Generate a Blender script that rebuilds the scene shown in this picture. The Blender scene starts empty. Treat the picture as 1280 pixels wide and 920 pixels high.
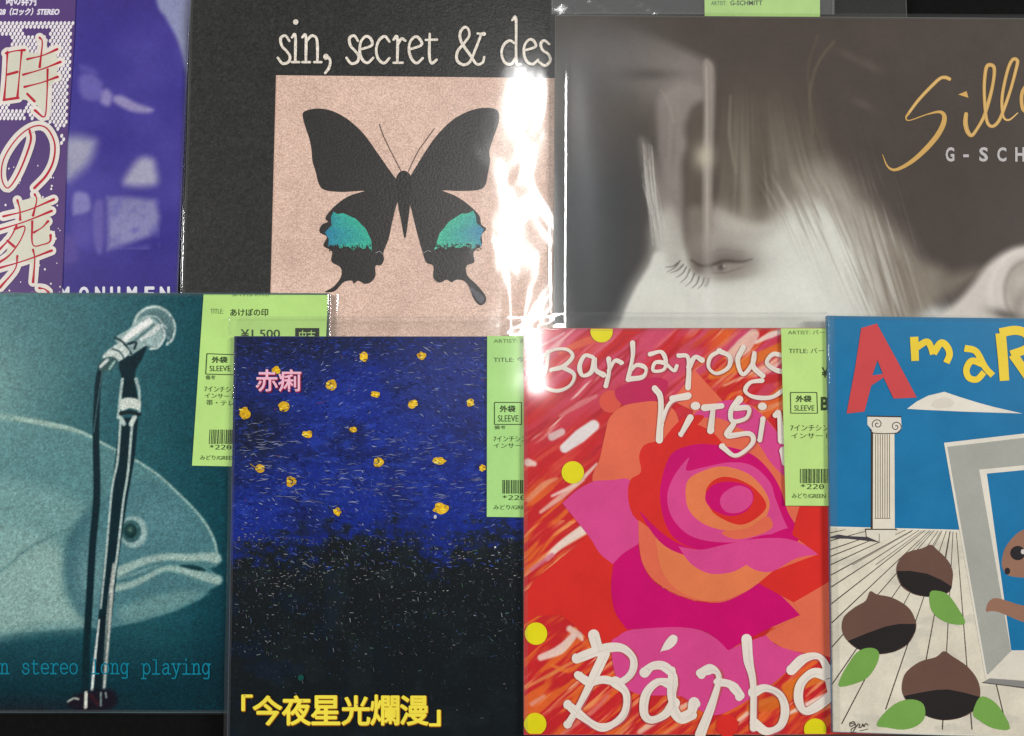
import bpy, math, random
import numpy as np
from mathutils import Vector, geometry

# ------------------------------------------------------------------ camera, world, lamps
SC = bpy.context.scene
COL = SC.collection
F = 1143.0                       # focal length in photo pixels (photo 1280 x 920)
TILT = math.radians(3.0)
CAM = (0.0, -0.021, 0.40)
cd = bpy.data.cameras.new("camera")
cam = bpy.data.objects.new("camera", cd)
COL.objects.link(cam)
cam.location = CAM
cam.rotation_euler = (TILT, 0, 0)
cd.sensor_fit = 'HORIZONTAL'
cd.sensor_width = 36.0
cd.lens = F / 1280.0 * 36.0
cd.clip_start = 0.01
cd.clip_end = 50
SC.camera = cam
w = bpy.data.worlds.new("World")
SC.world = w
w.use_nodes = True
w.node_tree.nodes["Background"].inputs[0].default_value = (0.9, 0.95, 1.0, 1)
w.node_tree.nodes["Background"].inputs[1].default_value = 0.04
SC.view_settings.view_transform = 'Standard'
SC.view_settings.look = 'None'
SC.view_settings.exposure = 0.0
SC.view_settings.gamma = 1.0


def area_lamp(name, loc, aim, sx, sy, power, color=(1, 1, 1)):
    l = bpy.data.lights.new(name, 'AREA')
    l.shape = 'RECTANGLE'
    l.size, l.size_y = sx, sy
    l.energy = power
    l.color = color
    o = bpy.data.objects.new(name, l)
    COL.objects.link(o)
    o.location = loc
    d = Vector(aim) - Vector(loc)
    o.rotation_euler = d.to_track_quat('-Z', 'Y').to_euler()
    return o


# one fluorescent tube overhead (its mirror image runs down the middle of the records)
area_lamp("ceiling_tube", (0.075, 0.54, 2.40), (0.075, 0.54, 0), 0.042, 0.98, 9, (1.0, 0.99, 0.97))
# unseen side lamps, added to fill in diffuse light
area_lamp("side_fill_lamp", (-3.0, 0.7, 2.4), (0, 0, 0), 0.3, 1.2, 106, (1.0, 0.99, 0.97))
area_lamp("side_fill_lamp", (3.0, 0.7, 2.4), (0, 0, 0), 0.3, 1.2, 115, (1.0, 0.98, 0.95))

# ------------------------------------------------------------------ mapping: where a point of the table plane lies
_c, _s = math.cos(TILT), math.sin(TILT)


def PP(px, py, z):
    px = np.asarray(px, float)
    py = np.asarray(py, float)
    dx = (px - 640.0) / F
    dy = -(py - 460.0) / F
    yy = dy * _c + _s
    zz = dy * _s - _c
    k = (z - CAM[2]) / zz
    return np.stack([CAM[0] + dx * k, CAM[1] + yy * k, np.broadcast_to(z, px.shape) + 0 * px], axis=-1)


ALB = 0.93


def lin(c):
    c = np.asarray(c, float) / 255.0
    l = np.where(c <= 0.04045, c / 12.92, ((np.clip(c, 0, None) + 0.055) / 1.055) ** 2.4)
    return np.clip(l * ALB, 0.002, 0.9)


def zz(pts, s, ox, oy):
    return [(x / s + ox, y / s + oy) for x, y in pts]


def sm(pts, closed=False, n=6):
    """Catmull-Rom through the points"""
    p = []
    for q in pts:
        p.append(np.array(q[:2], float))
        if len(q) == 3:                      # a sharp tip: the point twice
            p.append(np.array(q[:2], float))
    m = len(p)
    if m < 3:
        return [tuple(q) for q in p]
    out = []
    rng = range(m) if closed else range(m - 1)
    for i in rng:
        if closed:
            a, b, c, d = p[(i - 1) % m], p[i], p[(i + 1) % m], p[(i + 2) % m]
        else:
            b, c = p[i], p[i + 1]
            a = p[i - 1] if i > 0 else 2 * b - c
            d = p[i + 2] if i + 2 < m else 2 * c - b
        if abs(b - c).sum() < 1e-9:
            continue
        for k in range(n):
            t = k / n
            q = 0.5 * ((2 * b) + (-a + c) * t + (2 * a - 5 * b + 4 * c - d) * t * t + (-a + 3 * b - 3 * c + d) * t ** 3)
            out.append((q[0], q[1]))
    if not closed:
        out.append(tuple(p[-1]))
    return out


# ------------------------------------------------------------------ noise in numpy
def vnoise(x, y, seed=0):
    rs = np.random.RandomState(seed)
    tab = rs.rand(256, 256)
    xi = np.floor(x).astype(int)
    yi = np.floor(y).astype(int)
    fx = x - xi
    fy = y - yi
    fx = fx * fx * (3 - 2 * fx)
    fy = fy * fy * (3 - 2 * fy)
    a = tab[yi % 256, xi % 256]
    b = tab[yi % 256, (xi + 1) % 256]
    c = tab[(yi + 1) % 256, xi % 256]
    d = tab[(yi + 1) % 256, (xi + 1) % 256]
    return (a * (1 - fx) + b * fx) * (1 - fy) + (c * (1 - fx) + d * fx) * fy


def fbm(x, y, seed=0, o=4):
    t = 0
    a = 0.5
    for k in range(o):
        t = t + a * vnoise(x * 2 ** k, y * 2 ** k, seed + k * 7)
        a *= 0.5
    return t / (1 - 0.5 ** o)


# ------------------------------------------------------------------ soft picture on a fine grid (printed photographs, paintings)
class Pic:
    def __init__(self, quad, step=1.25, base=(128, 128, 128)):
        (a, b, c, d) = [np.array(q, float) for q in quad]     # TL TR BR BL
        nw = max(2, int(max(np.linalg.norm(b - a), np.linalg.norm(c - d)) / step) + 1)
        nh = max(2, int(max(np.linalg.norm(d - a), np.linalg.norm(c - b)) / step) + 1)
        u = np.linspace(0, 1, nw)[None, :, None]
        v = np.linspace(0, 1, nh)[:, None, None]
        g = (a * (1 - u) + b * u) * (1 - v) + (d * (1 - u) + c * u) * v
        self.X, self.Y = g[..., 0], g[..., 1]
        self.img = np.empty(g.shape[:2] + (3,))
        self.img[:] = base
        self.step = step

    def _win(self, pts, m):
        p = np.array(pts)
        x0, y0 = p.min(0) - m
        x1, y1 = p.max(0) + m
        ins = (self.X >= x0) & (self.X <= x1) & (self.Y >= y0) & (self.Y <= y1)
        r = np.where(ins.any(1))[0]
        c = np.where(ins.any(0))[0]
        if len(r) == 0 or len(c) == 0:
            return None
        return slice(r[0], r[-1] + 1), slice(c[0], c[-1] + 1)

    def mix(self, col, a, win=None):
        win = win or (slice(None), slice(None))
        col = np.asarray(col, float)
        self.img[win] += (col - self.img[win]) * np.clip(a, 0, 1)[..., None]

    def poly(self, pts, col, soft=2.0, alpha=1.0, smooth=True, shift=0.0):
        pts = sm(pts, True, 5) if smooth else pts
        win = self._win(pts, soft * 1.5 + 2)
        if win is None:
            return
        X, Y = self.X[win], self.Y[win]
        d2 = np.full(X.shape, 1e12)
        inside = np.zeros(X.shape, bool)
        n = len(pts)
        for i in range(n):
            x0, y0 = pts[i]
            x1, y1 = pts[(i + 1) % n]
            ex, ey = x1 - x0, y1 - y0
            L = ex * ex + ey * ey + 1e-9
            t = np.clip(((X - x0) * ex + (Y - y0) * ey) / L, 0, 1)
            d2 = np.minimum(d2, (X - x0 - t * ex) ** 2 + (Y - y0 - t * ey) ** 2)
            if y0 != y1:
                cr = ((Y >= min(y0, y1)) & (Y < max(y0, y1)) & (X < x0 + (Y - y0) * ex / ey))
                inside ^= cr
        sd = np.sqrt(d2)
        sd = np.where(inside, sd, -sd) + shift
        a = np.clip(sd / (2 * soft) + 0.5, 0, 1)
        a = a * a * (3 - 2 * a) * alpha
        self.mix(col, a, win)

    def line(self, pts, wid, col, soft=1.2, alpha=1.0, smooth=True):
        pts = sm(pts, False, 5) if smooth else pts
        n = len(pts)
        wid = np.interp(np.linspace(0, 1, n), np.linspace(0, 1, len(wid)), wid) if hasattr(wid, '__len__') else np.full(n, wid)
        win = self._win(pts, float(max(wid)) + soft * 2 + 2)
        if win is None:
            return
        X, Y = self.X[win], self.Y[win]
        best = np.full(X.shape, 1e9)
        for i in range(n - 1):
            x0, y0 = pts[i]
            x1, y1 = pts[i + 1]
            ex, ey = x1 - x0, y1 - y0
            L = ex * ex + ey * ey + 1e-9
            t = np.clip(((X - x0) * ex + (Y - y0) * ey) / L, 0, 1)
            d = np.sqrt((X - x0 - t * ex) ** 2 + (Y - y0 - t * ey) ** 2) - 0.5 * (wid[i] * (1 - t) + wid[i + 1] * t)
            best = np.minimum(best, d)
        a = np.clip(0.5 - best / (2 * soft), 0, 1)
        self.mix(col, a * a * (3 - 2 * a) * alpha, win)

    def blob(self, cx, cy, rx, ry, col, alpha=1.0, rot=0.0, p=1.0):
        c, s = math.cos(rot), math.sin(rot)
        u = ((self.X - cx) * c + (self.Y - cy) * s) / rx
        v = (-(self.X - cx) * s + (self.Y - cy) * c) / ry
        a = np.exp(-((u * u + v * v) ** p)) * alpha
        self.mix(col, a)

    def grain(self, amt, seed=1, fine=1.0, mult=True):
        rs = np.random.RandomState(seed)
        n = rs.randn(*self.X.shape)
        n2 = vnoise(self.X / 2.6, self.Y / 2.6, seed) * 2 - 1
        g = (n * 0.5 * fine + n2) * amt
        if mult:
            self.img *= (1 + g)[..., None]
        else:
            self.img += (g * 100)[..., None]
        self.img = np.clip(self.img, 2, 255)


# ------------------------------------------------------------------ mesh building
class Art:
    """collects flat printed pieces (polygons, brush strokes, type) at one height; builds ONE mesh with a colour attribute"""

    def __init__(self, z, step=2e-6, cyc=100000):
        self.z, self.step, self.cyc, self.k = z, step, cyc, 0
        self.V, self.Fc, self.C, self.n = [], [], [], 0

    def _z(self):
        self.k += 1
        return self.z + self.step * min(self.k, self.cyc)

    def add(self, xyz, faces, cols):
        self.V.append(np.asarray(xyz, float))
        self.C.append(np.asarray(cols, float))
        b = self.n
        self.Fc += [tuple(i + b for i in f) for f in faces]
        self.n += len(xyz)

    def pic(self, P_, z):
        h, wd = P_.X.shape
        xyz = PP(P_.X, P_.Y, z).reshape(-1, 3)
        idx = np.arange(h * wd).reshape(h, wd)
        f = np.stack([idx[1:, :-1], idx[1:, 1:], idx[:-1, 1:], idx[:-1, :-1]], -1).reshape(-1, 4)
        self.add(xyz, f.tolist(), lin(P_.img.reshape(-1, 3)))

    def poly(self, pts, col, smooth=False, holes=(), n=6, cf=None):
        pts = sm(pts, True, n) if smooth else list(pts)
        pts = [q[:2] for k, q in enumerate(pts) if k == 0 or math.hypot(q[0] - pts[k - 1][0], q[1] - pts[k - 1][1]) > 0.02]
        if math.hypot(pts[0][0] - pts[-1][0], pts[0][1] - pts[-1][1]) < 0.02:
            pts.pop()
        loops = [pts] + [list(h) for h in holes]
        tri = geometry.tessellate_polygon([[Vector((x, -y, 0)) for x, y in l] for l in loops])
        flat = [q for l in loops for q in l]
        z = self._z()
        xyz = PP([q[0] for q in flat], [q[1] for q in flat], z)
        fs = []
        for t in tri:
            a, b, c = [flat[i] for i in t]
            ar = (b[0] - a[0]) * (c[1] - a[1]) - (c[0] - a[0]) * (b[1] - a[1])
            if abs(ar) < 1e-6:
                continue
            fs.append(tuple(t) if ar < 0 else tuple(t[::-1]))
        if cf:
            cols = lin([cf(*q) for q in flat])
        else:
            cols = np.tile(lin(col), (len(flat), 1))
        self.add(xyz, fs, cols)

    def ell(self, cx, cy, rx, ry, col, rot=0.0, n=28):
        c, s = math.cos(rot), math.sin(rot)
        self.poly([(cx + rx * math.cos(t) * c - ry * math.sin(t) * s, cy + rx * math.cos(t) * s + ry * math.sin(t) * c)
                   for t in [2 * math.pi * k / n for k in range(n)]], col)

    def stroke(self, pts, wid, col, smooth=True, n=6, caps=True, jit=0.0, rnd=None, seed=None):
        pts = sm(pts, False, n) if smooth else list(pts)
        m = len(pts)
        ws = np.interp(np.linspace(0, 1, m), np.linspace(0, 1, len(wid)), wid) if hasattr(wid, '__len__') else np.full(m, float(wid))
        if jit and rnd:
            kn = [rnd.uniform(-jit, jit) for _ in range(max(4, m // 4))]
            ws = ws * (1 + np.interp(np.linspace(0, 1, m), np.linspace(0, 1, len(kn)), kn))
        p = np.array(pts)
        t = np.gradient(p, axis=0)
        L = np.linalg.norm(t, axis=1, keepdims=True)
        L[L == 0] = 1
        t /= L
        nn = np.stack([-t[:, 1], t[:, 0]], -1)
        a = p + nn * ws[:, None] / 2
        b = p - nn * ws[:, None] / 2
        z0 = self._z()
        zs = z0 + np.arange(m) * 3e-7
        xyz = np.concatenate([PP(a[:, 0], a[:, 1], zs), PP(b[:, 0], b[:, 1], zs)])
        fs = [(i, i + 1, m + i + 1, m + i) for i in range(m - 1)]
        self.add(xyz, fs, np.tile(lin(col), (2 * m, 1)))
        if caps:
            for i in (0, m - 1):
                if ws[i] > 1.0:
                    self.ell(p[i][0], p[i][1], ws[i] / 2, ws[i] / 2, col, n=14)

    def text(self, s, x0, y0, x1, y1, col, bold=0.0, font=None, slant=0.0, rot=0.0, space=1.0, fat=0.0):
        """the words fitted to the box x0..x1, y0..y1 (bounding box of the ink)"""
        cu = bpy.data.curves.new("type", 'FONT')
        cu.body = s
        cu.offset = bold
        cu.resolution_u = 3
        cu.space_character = space
        cu.fill_mode = 'FRONT'
        if font:
            cu.font = font
        ob = bpy.data.objects.new("type", cu)
        COL.objects.link(ob)
        dg = bpy.context.evaluated_depsgraph_get()
        me = bpy.data.meshes.new_from_object(ob.evaluated_get(dg))
        vs = np.array([v.co[:] for v in me.vertices]) if len(me.vertices) else np.zeros((0, 3))
        fs = [tuple(pl.vertices) for pl in me.polygons]
        bpy.data.objects.remove(ob)
        bpy.data.curves.remove(cu)
        bpy.data.meshes.remove(me)
        if len(vs) == 0:
            return
        x, y = vs[:, 0] + slant * vs[:, 1], vs[:, 1]
        x = (x - x.min()) / max(x.max() - x.min(), 1e-6) * (x1 - x0) + x0
        y = y1 - (y - y.min()) / max(y.max() - y.min(), 1e-6) * (y1 - y0)
        if rot:
            cx, cy = (x0 + x1) / 2, (y0 + y1) / 2
            c_, s_ = math.cos(rot), math.sin(rot)
            x, y = cx + (x - cx) * c_ - (y - cy) * s_, cy + (x - cx) * s_ + (y - cy) * c_
        offs = [(0, 0)] + ([(fat * math.cos(t), fat * math.sin(t)) for t in [math.pi * k / 4 for k in range(8)]] if fat else [])
        for ox, oy in offs:
            self.add(PP(x + ox, y + oy, self._z()), fs, np.tile(lin(col), (len(x), 1)))

    def slab(self, quad, z0, z1, col, side=None):
        q = [tuple(p) for p in quad]
        top = PP([p[0] for p in q], [p[1] for p in q], z1)
        bot = top.copy()
        bot[:, 2] = z0
        self.add(np.concatenate([top, bot]),
                 [(3, 2, 1, 0), (4, 5, 6, 7), (0, 1, 5, 4), (1, 2, 6, 5), (2, 3, 7, 6), (3, 0, 4, 7)],
                 np.concatenate([np.tile(lin(col), (4, 1)), np.tile(lin(side or col), (4, 1))]))

    def build(self, name, mat, parent=None, smooth=False):
        V = np.concatenate(self.V)
        if parent is not None:
            V = V - np.array(root_loc(parent))
        me = bpy.data.meshes.new(name)
        me.from_pydata(V.tolist(), [], self.Fc)
        at = me.color_attributes.new("print", 'FLOAT_COLOR', 'POINT')
        C4 = np.concatenate([np.concatenate(self.C), np.ones((len(V), 1))], 1).astype(np.float32)
        at.data.foreach_set("color", C4.ravel())
        me.materials.append(mat)
        if smooth:
            me.polygons.foreach_set("use_smooth", [True] * len(me.polygons))
        me.update()
        o = bpy.data.objects.new(name, me)
        COL.objects.link(o)
        if parent is not None:
            o.parent = parent
        return o


def root_loc(o):
    l = Vector((0, 0, 0))
    while o is not None:
        l += o.location
        o = o.parent
    return l


def thing(name, label, cat, loc, group=None):
    o = bpy.data.objects.new(name, None)
    o.empty_display_size = 0.02
    COL.objects.link(o)
    o.location = loc
    o['label'] = label
    o['category'] = cat
    if group:
        o['group'] = group
    return o


# ------------------------------------------------------------------ materials
def nodes(name):
    m = bpy.data.materials.new(name)
    m.use_nodes = True
    nt = m.node_tree
    nt.nodes.clear()
    out = nt.nodes.new('ShaderNodeOutputMaterial')
    return m, nt, out


def print_mat(name, rough=0.3, spec=0.2, coat=1.0, coat_rough=0.05, grain=0.06, grain_scale=2500.0,
              bump=0.0, bump_scale=18.0, paper=0.0, stretch=(1, 1, 1), bump2=0.0, bump2_scale=70.0, trough=None, turn=0.0):
    """printed card behind clear film: colour from the print, a fine paper grain, the film as a clear coat that ripples"""
    m, nt, out = nodes(name)
    N, L = nt.nodes.new, nt.links.new
    b = N('ShaderNodeBsdfPrincipled')
    L(b.outputs[0], out.inputs[0])
    at = N('ShaderNodeAttribute')
    at.attribute_name = "print"
    tc = N('ShaderNodeTexCoord')
    nz = N('ShaderNodeTexNoise')
    nz.inputs['Scale'].default_value = grain_scale
    nz.inputs['Detail'].default_value = 2
    L(tc.outputs['Object'], nz.inputs['Vector'])
    mr = N('ShaderNodeMapRange')
    mr.inputs['From Min'].default_value = 0.25
    mr.inputs['From Max'].default_value = 0.75
    mr.inputs['To Min'].default_value = 1 - grain
    mr.inputs['To Max'].default_value = 1 + grain
    L(nz.outputs['Fac'], mr.inputs['Value'])
    mu = N('ShaderNodeVectorMath')
    mu.operation = 'SCALE'
    L(at.outputs['Color'], mu.inputs[0])
    nf = N('ShaderNodeTexNoise')
    nf.inputs['Scale'].default_value = 45
    nf.inputs['Detail'].default_value = 6
    nf.inputs['Roughness'].default_value = 0.7
    L(tc.outputs['Object'], nf.inputs['Vector'])
    mf = N('ShaderNodeMapRange')
    mf.inputs['From Min'].default_value = 0.3
    mf.inputs['From Max'].default_value = 0.7
    mf.inputs['To Min'].default_value = 0.92
    mf.inputs['To Max'].default_value = 1.08
    L(nf.outputs['Fac'], mf.inputs['Value'])
    mm = N('ShaderNodeMath')
    mm.operation = 'MULTIPLY'
    L(mr.outputs[0], mm.inputs[0])
    L(mf.outputs[0], mm.inputs[1])
    L(mm.outputs[0], mu.inputs['Scale'])
    L(mu.outputs[0], b.inputs['Base Color'])
    b.inputs['Roughness'].default_value = rough
    b.inputs['Specular IOR Level'].default_value = spec
    b.inputs['Coat Weight'].default_value = coat
    b.inputs['Coat Roughness'].default_value = coat_rough
    if bump > 0:
        mp = N('ShaderNodeMapping')
        mp.inputs['Scale'].default_value = stretch
        mp.inputs['Rotation'].default_value = (0, 0, math.radians(turn))
        L(tc.outputs['Object'], mp.inputs[0])
        n2 = N('ShaderNodeTexNoise')
        n2.inputs['Scale'].default_value = bump_scale
        n2.inputs['Detail'].default_value = 1.5
        n2.inputs['Distortion'].default_value = 0.6
        L(mp.outputs[0], n2.inputs['Vector'])
        n3 = N('ShaderNodeTexNoise')
        n3.inputs['Scale'].default_value = bump2_scale
        n3.inputs['Detail'].default_value = 1.0
        L(mp.outputs[0], n3.inputs['Vector'])
        ad = N('ShaderNodeMath')
        ad.operation = 'MULTIPLY_ADD'
        L(n3.outputs['Fac'], ad.inputs[0])
        ad.inputs[1].default_value = bump2
        L(n2.outputs['Fac'], ad.inputs[2])
        hsrc = ad.outputs[0]
        if trough:                                   # the film sags gently from x0 to x1 (world metres), and only ripples there
            x0, x1, depth = trough
            ge = N('ShaderNodeNewGeometry')
            sx = N('ShaderNodeSeparateXYZ')
            L(ge.outputs['Position'], sx.inputs[0])
            m1 = N('ShaderNodeMapRange')
            m1.interpolation_type = 'SMOOTHSTEP'
            m1.inputs['From Min'].default_value = x0
            m1.inputs['From Max'].default_value = x1
            m1.inputs['To Min'].default_value = 0.25
            m1.inputs['To Max'].default_value = 1.0
            sk = N('ShaderNodeMath')
            sk.operation = 'MULTIPLY_ADD'
            L(sx.outputs['Y'], sk.inputs[0])
            sk.inputs[1].default_value = -0.22
            L(sx.outputs['X'], sk.inputs[2])
            L(sk.outputs[0], m1.inputs['Value'])
            am = N('ShaderNodeMath')
            am.operation = 'MULTIPLY'
            L(hsrc, am.inputs[0])
            L(m1.outputs[0], am.inputs[1])
            m2 = N('ShaderNodeMath')
            m2.operation = 'MULTIPLY_ADD'
            L(m1.outputs[0], m2.inputs[0])
            m2.inputs[1].default_value = -depth / bump
            L(am.outputs[0], m2.inputs[2])
            hsrc = m2.outputs[0]
        bp = N('ShaderNodeBump')
        bp.inputs['Strength'].default_value = 1.0
        bp.inputs['Distance'].default_value = bump
        L(hsrc, bp.inputs['Height'])
        L(bp.outputs[0], b.inputs['Coat Normal'])
    if paper > 0:
        n4 = N('ShaderNodeTexNoise')
        n4.inputs['Scale'].default_value = 900
        n4.inputs['Detail'].default_value = 2
        L(tc.outputs['Object'], n4.inputs['Vector'])
        b4 = N('ShaderNodeBump')
        b4.inputs['Strength'].default_value = 1.0
        b4.inputs['Distance'].default_value = paper
        L(n4.outputs['Fac'], b4.inputs['Height'])
        L(b4.outputs[0], b.inputs['Normal'])
    return m


def film_mat(name, rough=0.06, bump=0.00004, scale=60.0, haze=0.03):
    m, nt, out = nodes(name)
    N, L = nt.nodes.new, nt.links.new
    tc = N('ShaderNodeTexCoord')
    n2 = N('ShaderNodeTexNoise')
    n2.inputs['Scale'].default_value = scale
    n2.inputs['Detail'].default_value = 2
    n2.inputs['Distortion'].default_value = 1.0
    L(tc.outputs['Object'], n2.inputs['Vector'])
    bp = N('ShaderNodeBump')
    bp.inputs['Strength'].default_value = 1.0
    bp.inputs['Distance'].default_value = bump
    L(n2.outputs['Fac'], bp.inputs['Height'])
    lw = N('ShaderNodeLayerWeight')
    lw.inputs['Blend'].default_value = 0.5
    L(bp.outputs[0], lw.inputs['Normal'])
    pw = N('ShaderNodeMath')
    pw.operation = 'POWER'
    L(lw.outputs['Facing'], pw.inputs[0])
    pw.inputs[1].default_value = 5.0
    fr = N('ShaderNodeMath')
    fr.operation = 'MULTIPLY_ADD'
    L(pw.outputs[0], fr.inputs[0])
    fr.inputs[1].default_value = 0.8
    fr.inputs[2].default_value = 0.055
    tr = N('ShaderNodeBsdfTransparent')
    tr.inputs[0].default_value = (0.97, 0.975, 0.97, 1)
    df = N('ShaderNodeBsdfDiffuse')
    df.inputs[0].default_value = (0.75, 0.77, 0.78, 1)
    mx0 = N('ShaderNodeMixShader')
    mx0.inputs[0].default_value = haze
    L(tr.outputs[0], mx0.inputs[1])
    L(df.outputs[0], mx0.inputs[2])
    gl = N('ShaderNodeBsdfGlossy')
    gl.inputs['Roughness'].default_value = rough
    L(bp.outputs[0], gl.inputs['Normal'])
    mx = N('ShaderNodeMixShader')
    L(fr.outputs[0], mx.inputs[0])
    L(mx0.outputs[0], mx.inputs[1])
    L(gl.outputs[0], mx.inputs[2])
    L(mx.outputs[0], out.inputs[0])
    return m


M_FILM = film_mat("clear_film")
M_FLAT = print_mat("film_covered_print", bump=0.0004, bump_scale=14, coat_rough=0.07)
M_TYPE = print_mat("printed_type", bump=0.0004, bump_scale=14, coat_rough=0.06, grain=0.04)
M_SLIP = print_mat("green_slip_card", rough=0.7, coat=0.6, coat_rough=0.08, bump=0.0004, bump_scale=14, grain=0.03)
M_BLACKPAPER = print_mat("rippled_film_over_paper", rough=0.3, spec=0.45, coat_rough=0.085, grain=0.35, grain_scale=1500, bump=0.0011,
                         bump_scale=38, bump2=0.035, bump2_scale=110, paper=0.00006, trough=(-0.037, 0.010, 0.0011), stretch=(1.0, 0.6, 1), turn=-35)
M_GLOSSPHOTO = print_mat("gloss_photograph_print", rough=0.3, spec=0.16, coat_rough=0.1, grain=0.03, bump=0.0012, bump_scale=9, stretch=(1.6, .5, 1))
M_CRAYON = print_mat("crayon_painting_print", rough=0.34, spec=0.3, grain=0.25, grain_scale=1800, bump=0.0005, bump_scale=16)

# typewriter face bundled with Blender, when it is there
MONO = None
try:
    import os
    fp = os.path.join(bpy.utils.resource_path('LOCAL'), "datafiles", "fonts", "DejaVuSansMono.woff2")
    if os.path.exists(fp):
        MONO = bpy.data.fonts.load(fp)
except Exception:
    MONO = None

# ------------------------------------------------------------------ table
def table():
    m, nt, out = nodes("black_table_top")
    N, L = nt.nodes.new, nt.links.new
    b = N('ShaderNodeBsdfPrincipled')
    tc = N('ShaderNodeTexCoord')
    nz = N('ShaderNodeTexNoise')
    nz.inputs['Scale'].default_value = 400
    nz.inputs['Detail'].default_value = 4
    L(tc.outputs['Object'], nz.inputs['Vector'])
    cr = N('ShaderNodeValToRGB')
    cr.color_ramp.elements[0].color = (0.002, 0.002, 0.002, 1)
    cr.color_ramp.elements[1].color = (0.006, 0.006, 0.006, 1)
    L(nz.outputs['Fac'], cr.inputs[0])
    L(cr.outputs[0], b.inputs['Base Color'])
    b.inputs['Roughness'].default_value = 0.7
    b.inputs['Specular IOR Level'].default_value = 0.05
    L(b.outputs[0], out.inputs[0])
    me = bpy.data.meshes.new("table_top")
    X, Y, T = 0.9, 0.7, 0.03
    vs = [(-X, -Y, 0), (X, -Y, 0), (X, Y, 0), (-X, Y, 0), (-X, -Y, -T), (X, -Y, -T), (X, Y, -T), (-X, Y, -T)]
    me.from_pydata(vs, [], [(0, 1, 2, 3), (7, 6, 5, 4), (0, 4, 5, 1), (1, 5, 6, 2), (2, 6, 7, 3), (3, 7, 4, 0)])
    me.materials.append(m)
    o = bpy.data.objects.new("table_top", me)
    COL.objects.link(o)
    o['kind'] = 'structure'


table()

GROUP = "records in clear sleeves laid out on the table"


def record(label, quad, z0):
    c = np.mean(np.array(quad), 0)
    loc = PP(c[0], c[1], z0)
    return thing("vinyl_record", label, "record", tuple(loc), GROUP)


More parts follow.
